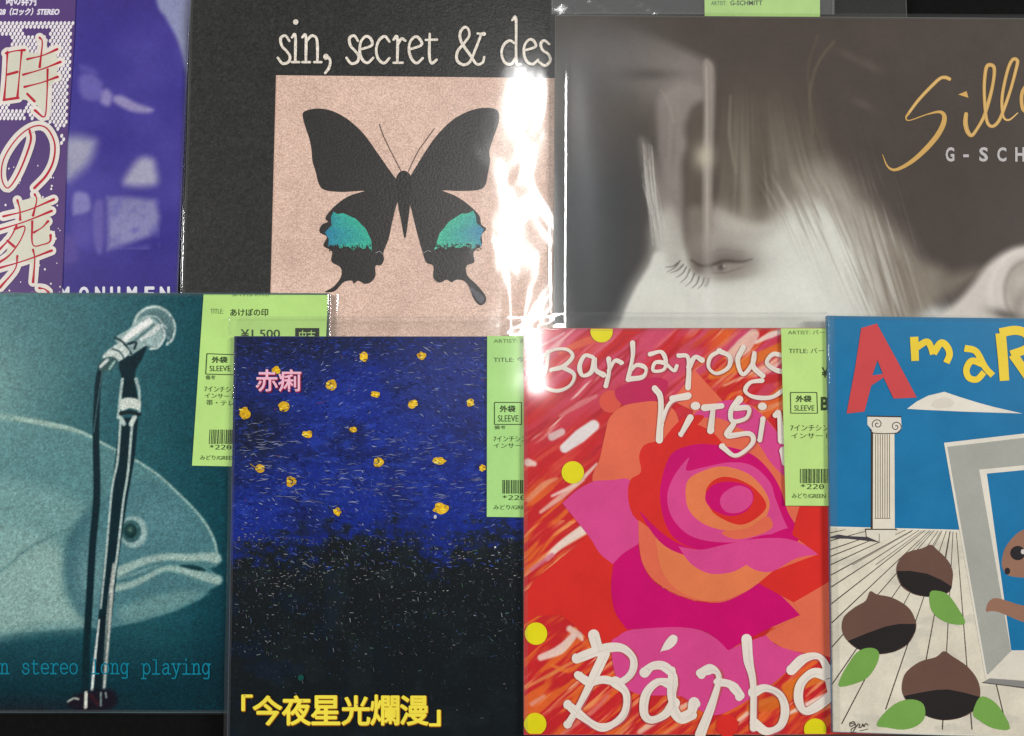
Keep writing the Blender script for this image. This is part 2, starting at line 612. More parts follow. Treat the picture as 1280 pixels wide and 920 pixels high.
def sleeve(root, quad, z0, z1, out=(5, 5, 5, 5), top_flap=None, mat=None, seed=0, wave=0.3, curl=1.0, ridge=()):
    """the clear outer sleeve where it shows: a rolled rim of film round the jacket edge (L,T,R,B margins in photo pixels),
    and the open flap that sticks out past the top"""
    rs = random.Random(seed)
    a = Art(z1)
    q = [np.array(p, float) for p in quad]
    grey = (200, 205, 205)
    zt = z1 + 0.0006

    def rim(p, r, nrm, mg, rid):
        n = 40
        prof = [(-3.0, 0.00022), (-2.0, 0.00034), (-0.8, 0.0005), (0.3, 0.0005), (mg * 0.35, 0.0002), (mg * 0.62, -0.0002), (mg * 0.85, -0.0007), (mg, -0.0012)]
        if rid:
            d0, sl = rid
            u = 0.00035 * sl
            prof = [(-d0 - 6, 0.0002), (-d0 - 3.2, 0.0003), (-d0 - 2.2, 0.00042), (-d0 - 1.8, 0.00046), (-d0 - 1.5, 0.00047), (-d0 - 1.3, 0.00047 - u * .2), (-d0, 0.00047 - u * 1.5), (-d0 + 1.1, 0.00047 - u * 2.6),
                    (-d0 + 1.3, 0.00047 - u * 2.8), (-d0 + 1.7, 0.00046 - u * 3), (-d0 + 2.4, 0.0004 - u * 3), (-d0 + 4, 0.0002), (0.0, 0.0002), (mg * .5, 0.0), (mg, -0.001)]
        prof = [(o_, h * curl if h > 0 else h) for o_, h in prof]
        ph = [rs.uniform(0, 6.28) for _ in range(3)]
        xyz = []
        for i in range(n + 1):
            t = i / n
            wv = 0.6 * math.sin(t * 9 + ph[0]) + 0.4 * math.sin(t * 23 + ph[1])
            base = p * (1 - t) + r * t
            for (o_, h) in prof:
                pt = base + nrm * (o_ + 0.45 * wv * (1 if o_ > 0 or rid else 0.5))
                xyz.append(PP(pt[0], pt[1], max(z0 + 1e-4, zt - 0.0005 + h + (0.00002 if rid else 0.0001) * wv)))
        k = len(prof)
        fs = [(i * k + j, i * k + j + 1, (i + 1) * k + j + 1, (i + 1) * k + j) for i in range(n) for j in range(k - 1)]
        a.add(np.array(xyz), fs, np.tile(lin(grey), (len(xyz), 1)))

    cen = sum(q) / 4
    for i, mg in zip(range(4), (out[1], out[2], out[3], out[0])):
        if mg <= 0:
            continue
        p, r = q[i], q[(i + 1) % 4]
        d = (r - p) / np.linalg.norm(r - p)
        nrm = np.array([d[1], -d[0]])
        if np.dot(nrm, (p + r) / 2 - cen) < 0:
            nrm = -nrm
        rim(p, r, nrm, mg, dict(ridge).get(i, 0))
    if top_flap:
        (fx0, fy0, fx1, fy1) = top_flap
        nx, ny = 60, 6
        xyz = []
        for j in range(ny + 1):
            for i in range(nx + 1):
                x = fx0 + (fx1 - fx0) * i / nx
                y = fy0 + (fy1 - fy0) * j / ny
                h = wave * 0.0003 * math.sin(i * 0.9 + seed) * math.sin(j * 1.3 + i * .2) + wave * 0.0002 * math.sin(i * 0.31 + 2 * seed)
                xyz.append(PP(x, y, zt + 0.0002 + h))
        k = nx + 1
        fs = [((j + 1) * k + i, (j + 1) * k + i + 1, j * k + i + 1, j * k + i) for j in range(ny) for i in range(nx)]
        fl = Art(z1)
        fl.add(np.array(xyz), fs, np.tile(lin(grey), (len(xyz), 1)))
        # the folded lip of the flap
        for (xa, ya, xb, yb) in ((fx0, fy0, fx1, fy0), (fx0, fy0, fx0, fy1), (fx1, fy0, fx1, fy1)):
            n = 24
            dx, dy = (0, 1) if ya == yb else (1, 0)
            pr = [(-1.4, 0.0), (-.8, .00035), (0, .0005), (.8, .00035), (1.4, 0.0)]
            xyz = [PP(xa + (xb - xa) * i / n + dx * o_, ya + (yb - ya) * i / n + dy * o_, zt + 0.0003 + h) for i in range(n + 1) for o_, h in pr]
            fl.add(np.array(xyz), [(i * 5 + j, i * 5 + j + 1, i * 5 + j + 6, i * 5 + j + 5) for i in range(n) for j in range(4)], np.tile(lin(grey), (len(xyz), 1)))
        fl.build("sleeve_flap", mat or M_FILM, root, smooth=True)
    return a.build("plastic_sleeve", M_FILM, root, smooth=True)


def jacket(root, quad, z0, z1, col, side, pic=None, mat=None, edge=(150, 152, 150)):
    a = Art(z1)
    a.slab(quad, z0, z1 - (0.00006 if pic is not None else 0), col, side)
    if pic is not None:
        a.pic(pic, z1)
    ec = np.asarray(col, float) * .55 + np.array(edge, float) * .45
    for i in range(4):
        p_, q_ = quad[i], quad[(i + 1) % 4]
        m_ = 16
        rs = random.Random(i)
        a.stroke([(p_[0] + (q_[0] - p_[0]) * k / m_, p_[1] + (q_[1] - p_[1]) * k / m_) for k in range(m_ + 1)], [rs.uniform(.3, 1.1) for _ in range(12)], ec, False, caps=False)
    return a.build("jacket", mat or M_FLAT, root)


# heights of the stack (metres)
T = 0.002
Z1 = 0.0002          # dark blue record
Z2 = 0.0026          # butterfly record
Z3 = 0.0050          # profile record / microphone record
Z5 = 0.0074          # starry record
Z6 = 0.0098          # rose record
Z7 = 0.0122          # chestnut record
RND = random.Random(5)

# ================================================================== 1  dark blue record with paper band
def rec_blue():
    z = Z1 + T
    quad = [(-660, -520), (257, -520), (221, 380), (-690, 380)]
    r = record("dark blue record with a paper band of red brush characters, beside the butterfly record", quad, Z1)
    p = Pic([(-60, -60), (241, -60), (221.5, 380), (-60, 380)], 1.25, (68, 60, 146))
    p.img += (fbm(p.X / 60, p.Y / 60, 3)[..., None] - 0.5) * 26
    p.mix((58, 50, 120), np.clip((p.Y - 300) / 120, 0, .6))
    p.mix((62, 52, 130), np.clip((60 - p.Y) / 80, 0, .7))
    S = 4.842
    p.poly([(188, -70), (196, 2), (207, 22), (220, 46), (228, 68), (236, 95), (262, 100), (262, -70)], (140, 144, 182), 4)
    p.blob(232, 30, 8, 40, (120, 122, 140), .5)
    g1 = lambda pts: zz(pts, S, 0, 0)
    g2 = lambda pts: zz(pts, S, 0, 180)
    p.poly(g1([(690, 585), (740, 580), (830, 625), (925, 660), (900, 682), (800, 675), (700, 625)]), (146, 138, 184), 4)
    p.poly(g1([(610, 560), (650, 540), (680, 580), (660, 640), (610, 620)]), (136, 128, 182), 4.5)
    p.poly(g1([(480, 470), (560, 450), (620, 510), (600, 600), (500, 590)]), (112, 104, 176), 5, .8)
    p.poly(g1([(480, 390), (560, 410), (590, 450), (500, 440)]), (96, 90, 168), 4, .6)
    p.poly(g2([(395, -30), (560, -30), (575, 20), (540, 110), (470, 180), (400, 205)]), (156, 156, 182), 11)
    p.poly(g2([(755, 245), (790, 150), (850, 85), (920, 90), (942, 140), (940, 245)]), (166, 164, 190), 8)
    p.poly(g2([(652, 325), (780, 322), (940, 340), (965, 440), (950, 520), (900, 560), (750, 610), (655, 640)]), (138, 136, 180), 6, .95, smooth=False)
    p.mix((96, 92, 166), np.clip((fbm(p.X / 12, p.Y / 12, 9) - .46) * 1.8, 0, .6) * ((p.X > 135) & (p.X < 200) & (p.Y > 246) & (p.Y < 312)))
    p.poly(g2([(450, 300), (530, 305), (545, 400), (470, 430), (440, 420)]), (140, 136, 188), 4, .8)
    p.poly(g2([(570, 360), (625, 360), (620, 640), (580, 640), (560, 500)]), (112, 104, 172), 4, .7)
    p.poly(g2([(440, 450), (540, 440), (540, 600), (450, 600)]), (92, 82, 162), 6, .6)
    p.poly(g2([(375, 560), (450, 570), (470, 700), (380, 720)]), (94, 78, 150), 6, .7)
    p.grain(.03, 4)
    jk = jacket(r, quad, Z1, z, (68, 60, 146), (190, 186, 180), p)
    a = Art(z + 0.0001)
    for ch, x in zip("MONUMEN", (80.5, 105, 125, 144, 165, 187, 206)):
        a.text(ch, x - 5.5, 359, x + 5.5, 376, (228, 226, 235), fat=.9)
    a.build("title_lettering", M_TYPE, jk)
    # paper band
    zb = z + 0.0003
    b = Art(zb, 4e-7)
    b.poly([(-60, -60), (97, -60), (93, 45), (84, 180), (77, 380), (-60, 380)], (90, 66, 122))
    b.text("時の葬列", 8, -9, 45, 7, (232, 226, 236), fat=.4)
    b.text("128（ロック）STEREO", -4, 10, 74, 19, (232, 226, 236), fat=.4, slant=.25)
    # net of white cells
    for j in range(0, 60):
        for i in range(0, 26):
            x = -4 + i * 5.0 + (j % 2) * 2.5 - j * 0.12
            y = 29 + j * 4.4
            edge = 93 - (y - 45) * 0.066
            if x > edge - 3 or y > 186:
                continue
            right = x > edge - 26 - (4 if y < 60 else 0)
            topb = y < 43 and not (30 < x < 62 and y > 34)
            nm = fbm(np.array([x / 16.0]), np.array([y / 16.0]), 12)[0]
            mid = (15 < x < 60 and 44 < y < 66) or (0 < x < 45 and 122 < y < 148 and nm > .45)
            if right and y > 150 and RND.random() < (y - 150) / 40:
                continue
            if right or topb or mid:
                b.ell(x, y, 1.9, 2.7, (236, 230, 232), 0.25, n=8)
    for _ in range(90):
        x, y = RND.uniform(0, 76), RND.uniform(200, 365)
        near = RND.random()
        if near < .8:
            rr = RND.uniform(.5, 1.4)
            b.ell(x, y, rr, rr * 1.2, (236, 230, 232), n=7)
    # brush characters
    K = [g1(q) for q in (
        [(45, 315), (38, 450), (25, 605)], [(36, 322), (90, 308), (148, 303)], [(132, 303), (118, 450), (105, 592)],
        [(42, 452), (105, 435)], [(22, 605), (110, 592)],
        [(240, 228), (256, 260), (240, 405)], [(165, 358), (260, 335), (345, 298)], [(140, 452), (250, 420), (365, 375)],
        [(288, 420), (284, 580), (270, 705), (212, 668)], [(148, 526), (250, 500), (348, 465)], [(165, 568), (208, 612)])]
    K += [[(37, 163), (38, 178), (24, 215), (10, 235), (2, 222), (5, 198), (22, 172), (42, 158), (58, 160), (68, 178), (67, 200), (58, 219), (43, 235)]]
    K += [g2(q) for q in (
        [(20, 438), (170, 400), (325, 335)], [(105, 340), (120, 395), (122, 458)], [(210, 305), (222, 340), (200, 432)],
        [(-10, 520), (150, 470), (312, 405)], [(195, 468), (198, 608), (260, 608), (302, 590), (306, 552)], [(205, 535), (255, 505), (290, 468)],
        [(100, 495), (60, 570), (-10, 645)], [(88, 515), (150, 500), (125, 580), (60, 670), (-10, 720)], [(45, 585), (85, 620)],
        [(-10, 752), (150, 705), (312, 645)], [(105, 678), (90, 760), (0, 868)], [(200, 640), (210, 700), (200, 835)],
        [(238, 872), (270, 878), (292, 896)])]
    for q in K:
        b.stroke(q, 12.0, (230, 222, 214), n=5)
    for q in (g1([(40, 320), (140, 306), (230, 330), (330, 300), (355, 380), (340, 470), (285, 540), (270, 690), (200, 610), (110, 600), (25, 600)]), g2([(100, 350), (215, 320), (315, 340), (300, 420), (305, 600), (300, 650), (210, 700), (200, 820), (190, 720), (100, 700), (20, 720), (60, 580), (120, 480)])):
        b.poly(q, (216, 214, 196))
    for q in K:
        b.stroke(q, [3.0, 1.7, 1.6, 2.0, 3.4], (186, 34, 54), n=5)
        e = q[-1]
        b.ell(e[0], e[1], 1.9, 1.6, (186, 34, 54), n=9)
    band = b.build("paper_band", M_TYPE, r)
    sleeve(r, [(-60, -60), (240, -60), (221.5, 380), (-60, 380)], Z1, z, (0, 0, 2, 0), seed=1, curl=0.15)


# ================================================================== 2  butterfly record
def rec_butterfly():
    z = Z2 + T
    quad = [(253, -480), (1130, -480), (1150, 430), (226.5, 430)]
    r = record("black record with a black butterfly on a pink panel and pale serif title", quad, Z2)
    p = Pic([(240.5, -60), (720, -60), (720, 425), (226.5, 425)], 1.25, (46, 46, 45))
    p.grain(.16, 8)
    p.img *= (1 + .25 * (fbm(p.X / 5, p.Y / 2.2, 31) - .5))[..., None]
    jk = jacket(r, [(240.5, -60), (1130, -60), (1150, 425), (226.5, 425)], Z2, z, (46, 46, 45), (60, 58, 56), p, M_BLACKPAPER)
    # pink panel
    q = Pic([(345, 94), (720, 98), (720, 424), (336.5, 424)], 1.25, (221, 188, 171))
    q.img += (fbm(q.X / 4, q.Y / 3, 17)[..., None] - .5) * 30
    q.img += (fbm(q.X / 60, q.Y / 60, 18)[..., None] - .5) * 14
    q.mix((196, 160, 142), np.clip(1 - (q.X - (345 - (q.Y - 94) * .026)) / 2.0, 0, .8))
    pa = Art(z + 0.0001)
    pa.pic(q, z + 0.0001)
    pa.build("pink_panel", M_BLACKPAPER, jk)
    # butterfly
    S, ox, oy = 3.172, 350, 110
    g = lambda pts: zz(pts, S, ox, oy)
    b = Art(z + 0.0002, 1.5e-6)
    blk = (52, 50, 48)
    b.poly(g([(90, 112), (98, 92), (150, 81), (210, 92), (270, 125), (330, 180), (380, 248), (430, 320), (462, 362), (500, 400), (462, 430), (345, 408), (250, 412), (180, 405), (155, 382), (141, 330), (129, 290), (125, 245), (116, 200), (100, 152)]), blk, True, n=4)
    b.poly(g([(868, 100), (850, 82), (800, 79), (740, 95), (680, 130), (620, 190), (570, 262), (515, 352), (480, 400), (520, 430), (640, 407), (700, 408), (780, 405), (812, 388), (824, 340), (833, 290), (830, 250), (845, 200), (866, 140)]), blk, True, n=4)
    b.poly(g([(345, 406), (270, 430), (210, 475), (180, 515), (190, 530), (165, 543), (157, 572), (186, 590), (172, 625), (206, 648), (204, 688), (240, 712), (242, 748), (212, 788), (178, 808), (216, 806), (252, 770), (285, 764), (292, 776), (310, 764), (335, 776), (360, 770), (378, 745), (378, 706), (400, 702), (412, 680), (410, 650), (430, 600), (445, 530), (466, 450), (490, 400), (440, 380)]), blk, True, n=4)
    b.poly(g([(640, 406), (700, 430), (750, 465), (790, 505), (798, 540), (818, 558), (800, 582), (800, 620), (768, 650), (770, 690), (740, 705), (742, 742), (780, 780), (814, 822), (815, 848), (795, 862), (770, 840), (750, 790), (730, 765), (700, 760), (680, 770), (660, 760), (632, 772), (608, 752), (608, 706), (580, 692), (568, 660), (556, 620), (540, 560), (515, 460), (495, 400), (560, 380)]), blk, True, n=4)
    b.poly(g([(462, 352), (484, 328), (510, 336), (520, 362), (520, 410), (515, 465), (508, 525), (495, 597), (480, 525), (468, 465), (462, 400)]), (46, 44, 43), True, n=4)
    b.stroke(g([(394, 142), (408, 185), (440, 252), (480, 330)]), 1.1, (96, 76, 66), caps=False)
    b.stroke(g([(612, 160), (580, 205), (545, 255), (508, 332)]), 1.1, (96, 76, 66), caps=False)
    lf = g([(212, 490), (228, 500), (250, 496), (300, 518), (340, 558), (362, 605), (364, 648), (348, 630), (332, 640), (312, 628), (290, 644), (268, 628), (240, 636), (222, 624), (190, 628), (194, 600), (178, 572), (205, 545), (202, 512)])
    rt = g([(766, 486), (745, 497), (720, 498), (670, 530), (632, 578), (611, 642), (640, 628), (660, 640), (682, 626), (706, 636), (735, 626), (760, 640), (784, 626), (800, 628), (794, 598), (808, 560), (780, 535), (776, 508)])
    fx = lambda x, y: np.array((58, 176, 150)) * (1 - min(1, max(0, (425 - x) / 22))) + np.array((44, 120, 168)) * min(1, max(0, (425 - x) / 22))
    fx2 = lambda x, y: np.array((72, 182, 150)) * (1 - min(1, max(0, (x - 588) / 16))) + np.array((60, 128, 170)) * min(1, max(0, (x - 588) / 16))
    b.poly(lf, None, False, cf=fx)
    b.poly(rt, None, False, cf=fx2)
    # fine dark scales that fringe the green patches
    for (x0, x1, y0, sg) in ((410, 464, 311, 1), (544, 601, 310, 1)):
        for _ in range(90):
            x, y = RND.uniform(x0, x1), y0 + RND.uniform(-5, 3)
            b.ell(x, y, RND.uniform(.5, 1.1), RND.uniform(.6, 1.6), blk, n=6)
    b.stroke(g([(378, 655), (395, 648), (408, 660)]), .8, (150, 150, 150), caps=False)
    b.stroke(g([(568, 655), (585, 645), (600, 650)]), .8, (150, 150, 150), caps=False)
    b.poly(g([(752, 790), (775, 800), (808, 830), (806, 850), (790, 850), (766, 820)]), (88, 88, 96), True)
    b.build("butterfly_picture", M_BLACKPAPER, jk)
    # title
    t = Art(z + 0.0003)
    A3 = lambda pts: zz(pts, 4.842, 220, 0)
    A4 = lambda pts: zz(pts, 4.842, 450, 0)
    W, cl = 3.4, (232, 222, 208)
    L3 = [[(686, 248), (662, 216), (634, 232), (640, 276), (670, 310), (690, 342), (680, 375), (645, 384), (616, 350)],
          [(702, 226), (722, 215), (722, 374)], [(700, 376), (746, 376)],
          [(764, 226), (786, 218), (786, 374)], [(764, 376), (810, 376)], [(786, 255), (818, 218), (848, 228), (856, 280), (856, 374)], [(836, 376), (880, 376)],
          [(900, 345), (922, 348), (934, 372), (925, 412), (903, 442)],
          [(1102, 248), (1078, 216), (1050, 232), (1056, 276), (1086, 310), (1106, 342), (1096, 375), (1060, 384), (1032, 350)]]
    L4 = [[(2, 300), (70, 275), (66, 236), (36, 220), (6, 252), (-2, 310), (14, 360), (46, 380), (80, 350)],
          [(178, 252), (150, 220), (115, 245), (98, 300), (110, 355), (145, 382), (178, 352)],
          [(203, 240), (226, 226), (226, 376)], [(203, 380), (258, 380)], [(226, 275), (250, 234), (274, 246)],
          [(300, 300), (372, 272), (360, 235), (334, 222), (303, 255), (297, 310), (315, 360), (345, 382), (380, 352)],
          [(422, 205), (420, 340), (434, 382), (464, 362)], [(398, 242), (466, 240)],
          [(752, 345), (742, 378), (706, 388), (668, 335), (614, 255), (606, 200), (632, 165), (656, 178), (660, 218), (630, 262), (590, 312), (588, 365), (625, 392), (666, 372), (702, 290), (732, 212)], [(712, 203), (746, 206)],
          [(936, 262), (905, 246), (870, 272), (857, 322), (875, 376), (915, 388), (944, 345)], [(922, 122), (944, 118), (946, 370), (972, 390)],
          [(998, 305), (1062, 282), (1050, 246), (1025, 240), (998, 270), (992, 322), (1010, 372), (1045, 388), (1078, 362)],
          [(1146, 268), (1115, 245), (1094, 266), (1105, 302), (1140, 328), (1152, 366), (1120, 397), (1084, 376)]]
    for q in L3:
        t.stroke(A3(q), [W * .85, W * 1.1, W * .9, W * 1.1, W * .9], cl)
    for q in L4:
        t.stroke(A4(q), [W * .85, W * 1.1, W * .9, W * 1.1, W * .9], cl)
    t.ell(369.6, 27.5, 3.4, 3.4, cl)
    t.ell(407.5, 71, 3.4, 3.8, cl)
    t.ell(605 - .5, 42.4, 3, 2.6, cl)
    t.build("title_lettering", M_BLACKPAPER, jk)
    sleeve(r, [(240.5, -60), (1125, -60), (1150, 425), (226.5, 425)], Z2, z, (3, 0, 0, 0), seed=2, curl=0.12)


# ================================================================== 3  profile photograph record
def rec_profile():
    z = Z3 + T
    quad = [(694, 19), (1590, 25), (1620, 930), (688, 930)]
    r = record("brown black record with a sepia photo of a face in profile and gold script title", quad, Z3)
    p = Pic([(694, 19), (1340, 23.5), (1340, 440), (691, 440)], 1.25, (80, 72, 66))
    X, Y = p.X, p.Y
    p.mix((70, 62, 57), np.clip((X - 1050) / 200, 0, 1) * np.clip((Y - 60) / 150, 0, 1))
    p.mix((88, 84, 80), np.clip((860 - X) / 120, 0, .8) * np.clip(1 - abs(Y - 90) / 130, 0, 1))
    p.mix((60, 61, 62), np.clip((835 - X) / 60, 0, 1) * np.clip((Y - 140) / 100, 0, 1))
    p.mix((96, 98, 102), np.exp(-(((X - 760) / 70) ** 2 + ((Y - 75) / 40) ** 2)) * .6)  # bluish sheen of the loose film, painted into the print colour
    p.mix((84, 88, 94), np.exp(-(((X - 730) / 22) ** 2 + ((Y - 230) / 130) ** 2)) * .5)  # blurred film reflection down the left side, painted in as colour
    st = vnoise((X + 0.22 * Y + 6 * vnoise(X / 40, Y / 40, 6)) / 4.0, Y / 70.0, 41)
    st2 = vnoise((X + 0.3 * Y) / 2.2, Y / 60.0, 43)
    # hair lit from the forehead upward: soft locks that hang over the brow
    lock = vnoise((X - 0.10 * (Y - 150) - ((X - 960) / 140.0) * (Y - 150) * .35) / 9.0, Y / 170.0, 45)
    lock2 = vnoise((X - 0.10 * (Y - 150) - ((X - 960) / 140.0) * (Y - 150) * .45) / 3.2, Y / 120.0, 46)
    lk = np.clip((lock - .35) * 1.7, 0, 1) * .6 + np.clip((lock2 - .3) * 1.6, 0, 1) * .4
    fade = np.clip((Y - 75) / 130, 0, 1) * np.exp(-((np.clip(X - (968 + (Y - 150) * .42), 0, None) / 46) ** 2)) * np.clip((X - 888) / 24, 0, 1)
    p.mix((112, 103, 90), fade * .95)
    p.mix((152, 144, 130), fade * lk * np.clip((Y - 90) / 130, 0, 1) * .95)
    p.mix((78, 70, 62), fade * (1 - lk) * .55)
    p.line([(1042, 52), (1022, 80), (1012, 120), (1016, 165)], 2.5, (122, 110, 92), 3.0, .5)
    p.line([(1022, 44), (1010, 90), (1018, 150), (1030, 190)], 2, (110, 98, 82), 3.0, .4)
    p.line([(913, 120), (912, 170), (920, 215)], [1.5, 3.5, 2], (146, 137, 122), 3, .55)
    for (x, y) in ((1088, 82), (1080, 131), (1062, 70)):
        p.blob(x, y, 14, 5, (104, 94, 86), .5, .5)
    # raised light and the streaks of paint that run down
    stv = vnoise((X + .05 * Y) / 6.0, Y / 60.0, 47)
    diag = np.clip(((X - 815) * .44 + 44 - Y) / 14 + .5, 0, 1)      # above this slanting edge it is dark
    glow = np.exp(-(((X - 850) / 58) ** 2 + ((Y - 92) / 44) ** 2))
    p.mix((142, 133, 127), glow * (1 - diag) * np.clip((898 - X) / 8, 0, 1) * .9)
    p.mix((112, 106, 103), np.exp(-(((X - 780) / 70) ** 2 + ((Y - 66) / 30) ** 2)) * (1 - diag) * .6)
    p.blob(812, 93, 38, 8, (84, 78, 75), .75)
    p.poly([(822, 128), (834, 112), (856, 104), (876, 108), (880, 122), (868, 130), (861, 142), (856, 160), (860, 182), (853, 205), (855, 260), (854, 306), (849, 335), (838, 290), (828, 230), (823, 180)], (148, 139, 132), 8, .8)
    p.mix((118, 110, 104), np.clip((stv - .5) * 2, 0, .7) * np.exp(-(((X - 838) / 20) ** 2 + ((Y - 230) / 110) ** 2)))
    # face
    p.poly([(900, 262), (945, 272), (985, 240), (1020, 205), (1060, 225), (1100, 275), (1140, 325), (1130, 440), (1040, 440), (940, 330)], (158, 150, 138), 26, .85)
    face = [(765, 440), (776, 398), (792, 362), (810, 332), (817, 312), (818, 288), (824, 268), (838, 268), (856, 306), (880, 300), (915, 288), (950, 288), (975, 276), (994, 258), (1014, 252), (1036, 262), (1058, 288), (1076, 322), (1090, 366), (1098, 440)]
    p.poly(face, (214, 214, 205), 17)
    p.poly([(770, 440), (777, 402), (793, 364), (811, 334), (820, 316), (840, 330), (840, 440)], (212, 212, 203), 4)
    p.poly([(884, 262), (910, 270), (945, 284), (975, 284), (950, 302), (910, 300), (884, 306)], (176, 169, 160), 16, .7)
    p.poly([(895, 262), (930, 276), (965, 286), (930, 292), (900, 286)], (202, 199, 190), 8, .4)
    # locks falling over the lit forehead and the temple
    fl = vnoise((X - (Y - 240) * .55) / 4.5, (Y + X * .4) / 80.0, 48)
    fl2 = vnoise((X - (Y - 240) * .42) / 2.4, (Y + X * .4) / 60.0, 49)
    rim_ = np.exp(-(((X - (985 + (Y - 235) * .95)) / 52) ** 2)) * np.clip((Y - 205) / 40, 0, 1) * np.clip(X - 940, 0, 60) / 60
    p.mix((186, 180, 170), rim_ * np.clip((fl - .42) * 2.2, 0, .75))
    p.mix((132, 122, 110), rim_ * np.clip((fl2 - .5) * 2.0, 0, .6))
    p.poly([(1080, 262), (1110, 292), (1140, 325), (1178, 342), (1152, 400), (1130, 440), (1092, 440), (1100, 360), (1090, 305)], (156, 147, 134), 18, .75)
    p.poly([(1110, 306), (1140, 328), (1180, 342), (1225, 337), (1200, 362), (1160, 385), (1130, 440), (1112, 440), (1115, 360)], (134, 125, 112), 13, .75)
    tf = vnoise((X - (Y - 300) * .30) / 3.2, Y / 70.0, 50)
    tmp_ = np.exp(-(((X - 1105 - (Y - 330) * .18) / 34) ** 2 + ((Y - 350) / 90) ** 2))
    p.mix((196, 191, 182), tmp_ * np.clip((tf - .5) * 2.4, 0, .7))
    p.mix((118, 108, 96), tmp_ * np.clip((.42 - tf) * 2.4, 0, .6))
    # ear and the cheek in front of it
    p.poly([(1120, 440), (1150, 404), (1190, 382), (1215, 356), (1235, 330), (1262, 312), (1290, 306), (1345, 300), (1345, 440)], (206, 199, 191), 7)
    p.poly([(1258, 350), (1268, 332), (1290, 322), (1345, 318), (1345, 420), (1290, 408), (1268, 394), (1258, 372)], (158, 149, 139), 8, .7)
    p.poly([(1270, 352), (1284, 342), (1345, 338), (1345, 396), (1286, 390), (1274, 374)], (196, 188, 179), 9, .7)
    p.line([(1268, 398), (1258, 380), (1257, 356), (1266, 336), (1284, 325), (1310, 320)], [1.5, 3, 4, 4, 3, 2], (134, 126, 116), 4.5, .65)
    p.line([(1243, 398), (1238, 366), (1246, 336), (1266, 317), (1295, 309)], 5, (224, 218, 210), 5, .6)
    p.blob(1276, 374, 8, 18, (124, 116, 107), .5, .35)
    p.blob(1258, 394, 22, 7, (90, 84, 78), .85, .25)
    p.blob(1165, 392, 22, 9, (206, 210, 206), .7, -.4)
    # streaks of paint down the face
    p.poly([(800, 176), (812, 184), (824, 215), (838, 262), (848, 300), (851, 334), (838, 332), (820, 290), (808, 232)], (168, 161, 153), 8, .55)
    for k in range(22):
        x = RND.uniform(801, 820)
        p.line([(x, RND.uniform(176, 230)), (x + 5, 245), (x + 12, RND.uniform(262, 310))], [.5, 1.3, .6], (206, 203, 195), 1.4, .45)
    p.poly([(863, 150), (871, 134), (878, 138), (881, 200), (881, 300), (879, 336), (866, 336), (858, 300), (857, 220)], (92, 83, 74), 7, .85)
    p.poly([(860, 262), (880, 262), (881, 300), (882, 338), (868, 336), (859, 300)], (136, 128, 118), 8, .6)
    p.poly([(879, 80), (887, 76), (893, 98), (891, 200), (890, 300), (888, 348), (880, 348), (878, 220), (880, 130)], (154, 144, 136), 3.5, .85)
    p.line([(883, 84), (884, 200), (884, 340)], [1, 2.5, 2], (190, 182, 170), 2.2, .6)
    p.line([(891, 92), (893, 130), (891, 190)], [1, 2, 1], (120, 112, 106), 1.8, .6)
    p.blob(880, 196, 13, 17, (192, 183, 164), .8)
    p.line([(842, 152), (836, 130), (826, 112)], 1.2, (168, 160, 152), 2, .4)
    # eye
    p.blob(906, 312, 44, 24, (146, 138, 130), .75, .05)
    p.blob(912, 328, 40, 17, (100, 91, 84), .9, .04)
    p.blob(885, 334, 14, 10, (96, 88, 82), .8)
    p.blob(914, 343, 30, 8, (142, 134, 126), .85, -.12)
    p.line([(864, 325), (876, 332), (890, 331), (906, 326), (926, 327), (940, 324)], [1.2, 3.6, 4.0, 3.4, 2.6, 1.2], (72, 63, 57), 2.2, .85)
    p.poly([(892, 334), (906, 330), (922, 330), (931, 331), (918, 336), (900, 340)], (146, 137, 128), 2.2, .75)
    p.blob(901, 334, 4.2, 4.6, (62, 55, 50), .8)
    p.blob(905, 332.5, 1.3, 1.3, (196, 190, 180), .8)
    p.line([(890, 341), (906, 341), (926, 335)], [1, 2, .8], (112, 103, 96), 1.5, .8)
    p.line([(884, 318), (904, 312), (930, 315)], [1, 2, .8], (120, 112, 104), 2.2, .5)
    for (a_, b_) in (((850, 326), (834, 340)), ((854, 331), (838, 341)), ((862, 337), (851, 353)), ((868, 342), (857, 358)), ((874, 346), (865, 360)), ((880, 348), (872, 361)), ((858, 334), (845, 347)), ((847, 329), (832, 334)), ((886, 348), (880, 358))):
        p.line([a_, ((a_[0] + b_[0]) / 2 + 1.4, (a_[1] + b_[1]) / 2 + 1.4), b_], [1.7, 1.2, .4], (80, 72, 66), 1.0, .8)
    p.blob(885, 380, 7, 60, (226, 226, 219), .5)
    p.blob(860, 385, 4, 40, (204, 204, 196), .4)
    p.blob(1005, 345, 60, 60, (219, 220, 211), .6)
    p.grain(.012, 21)
    jk = jacket(r, [(694, 19), (1590, 25), (1620, 930), (691, 930)], Z3, z, (76, 68, 62), (70, 66, 62), p, M_GLOSSPHOTO)
    t = Art(z + 0.0001)
    g = lambda pts: zz(pts, 5.11, 1080, 60)
    gd = (208, 166, 96)
    hi = (226, 190, 128)
    SS = g([(546, 198), (520, 188), (485, 195), (430, 245), (350, 330), (290, 410), (268, 446), (292, 462), (400, 425), (480, 408), (512, 432), (505, 490), (460, 570), (380, 660), (290, 735), (200, 778), (150, 755), (118, 680)])
    t.stroke(SS, [4.5, 4.5, 4, 4.2, 4, 3.5, 2, 1.2, 1.4, 3.5, 5.5, 6.5, 6.5, 6, 5, 3.5, 2, .8], gd)
    t.stroke(SS[:6], [1.4, 1.2, 1.5], hi, caps=False)
    t.stroke(g([(505, 490), (460, 570), (380, 660), (290, 735)]), [1.2, 2, 1], hi, caps=False)
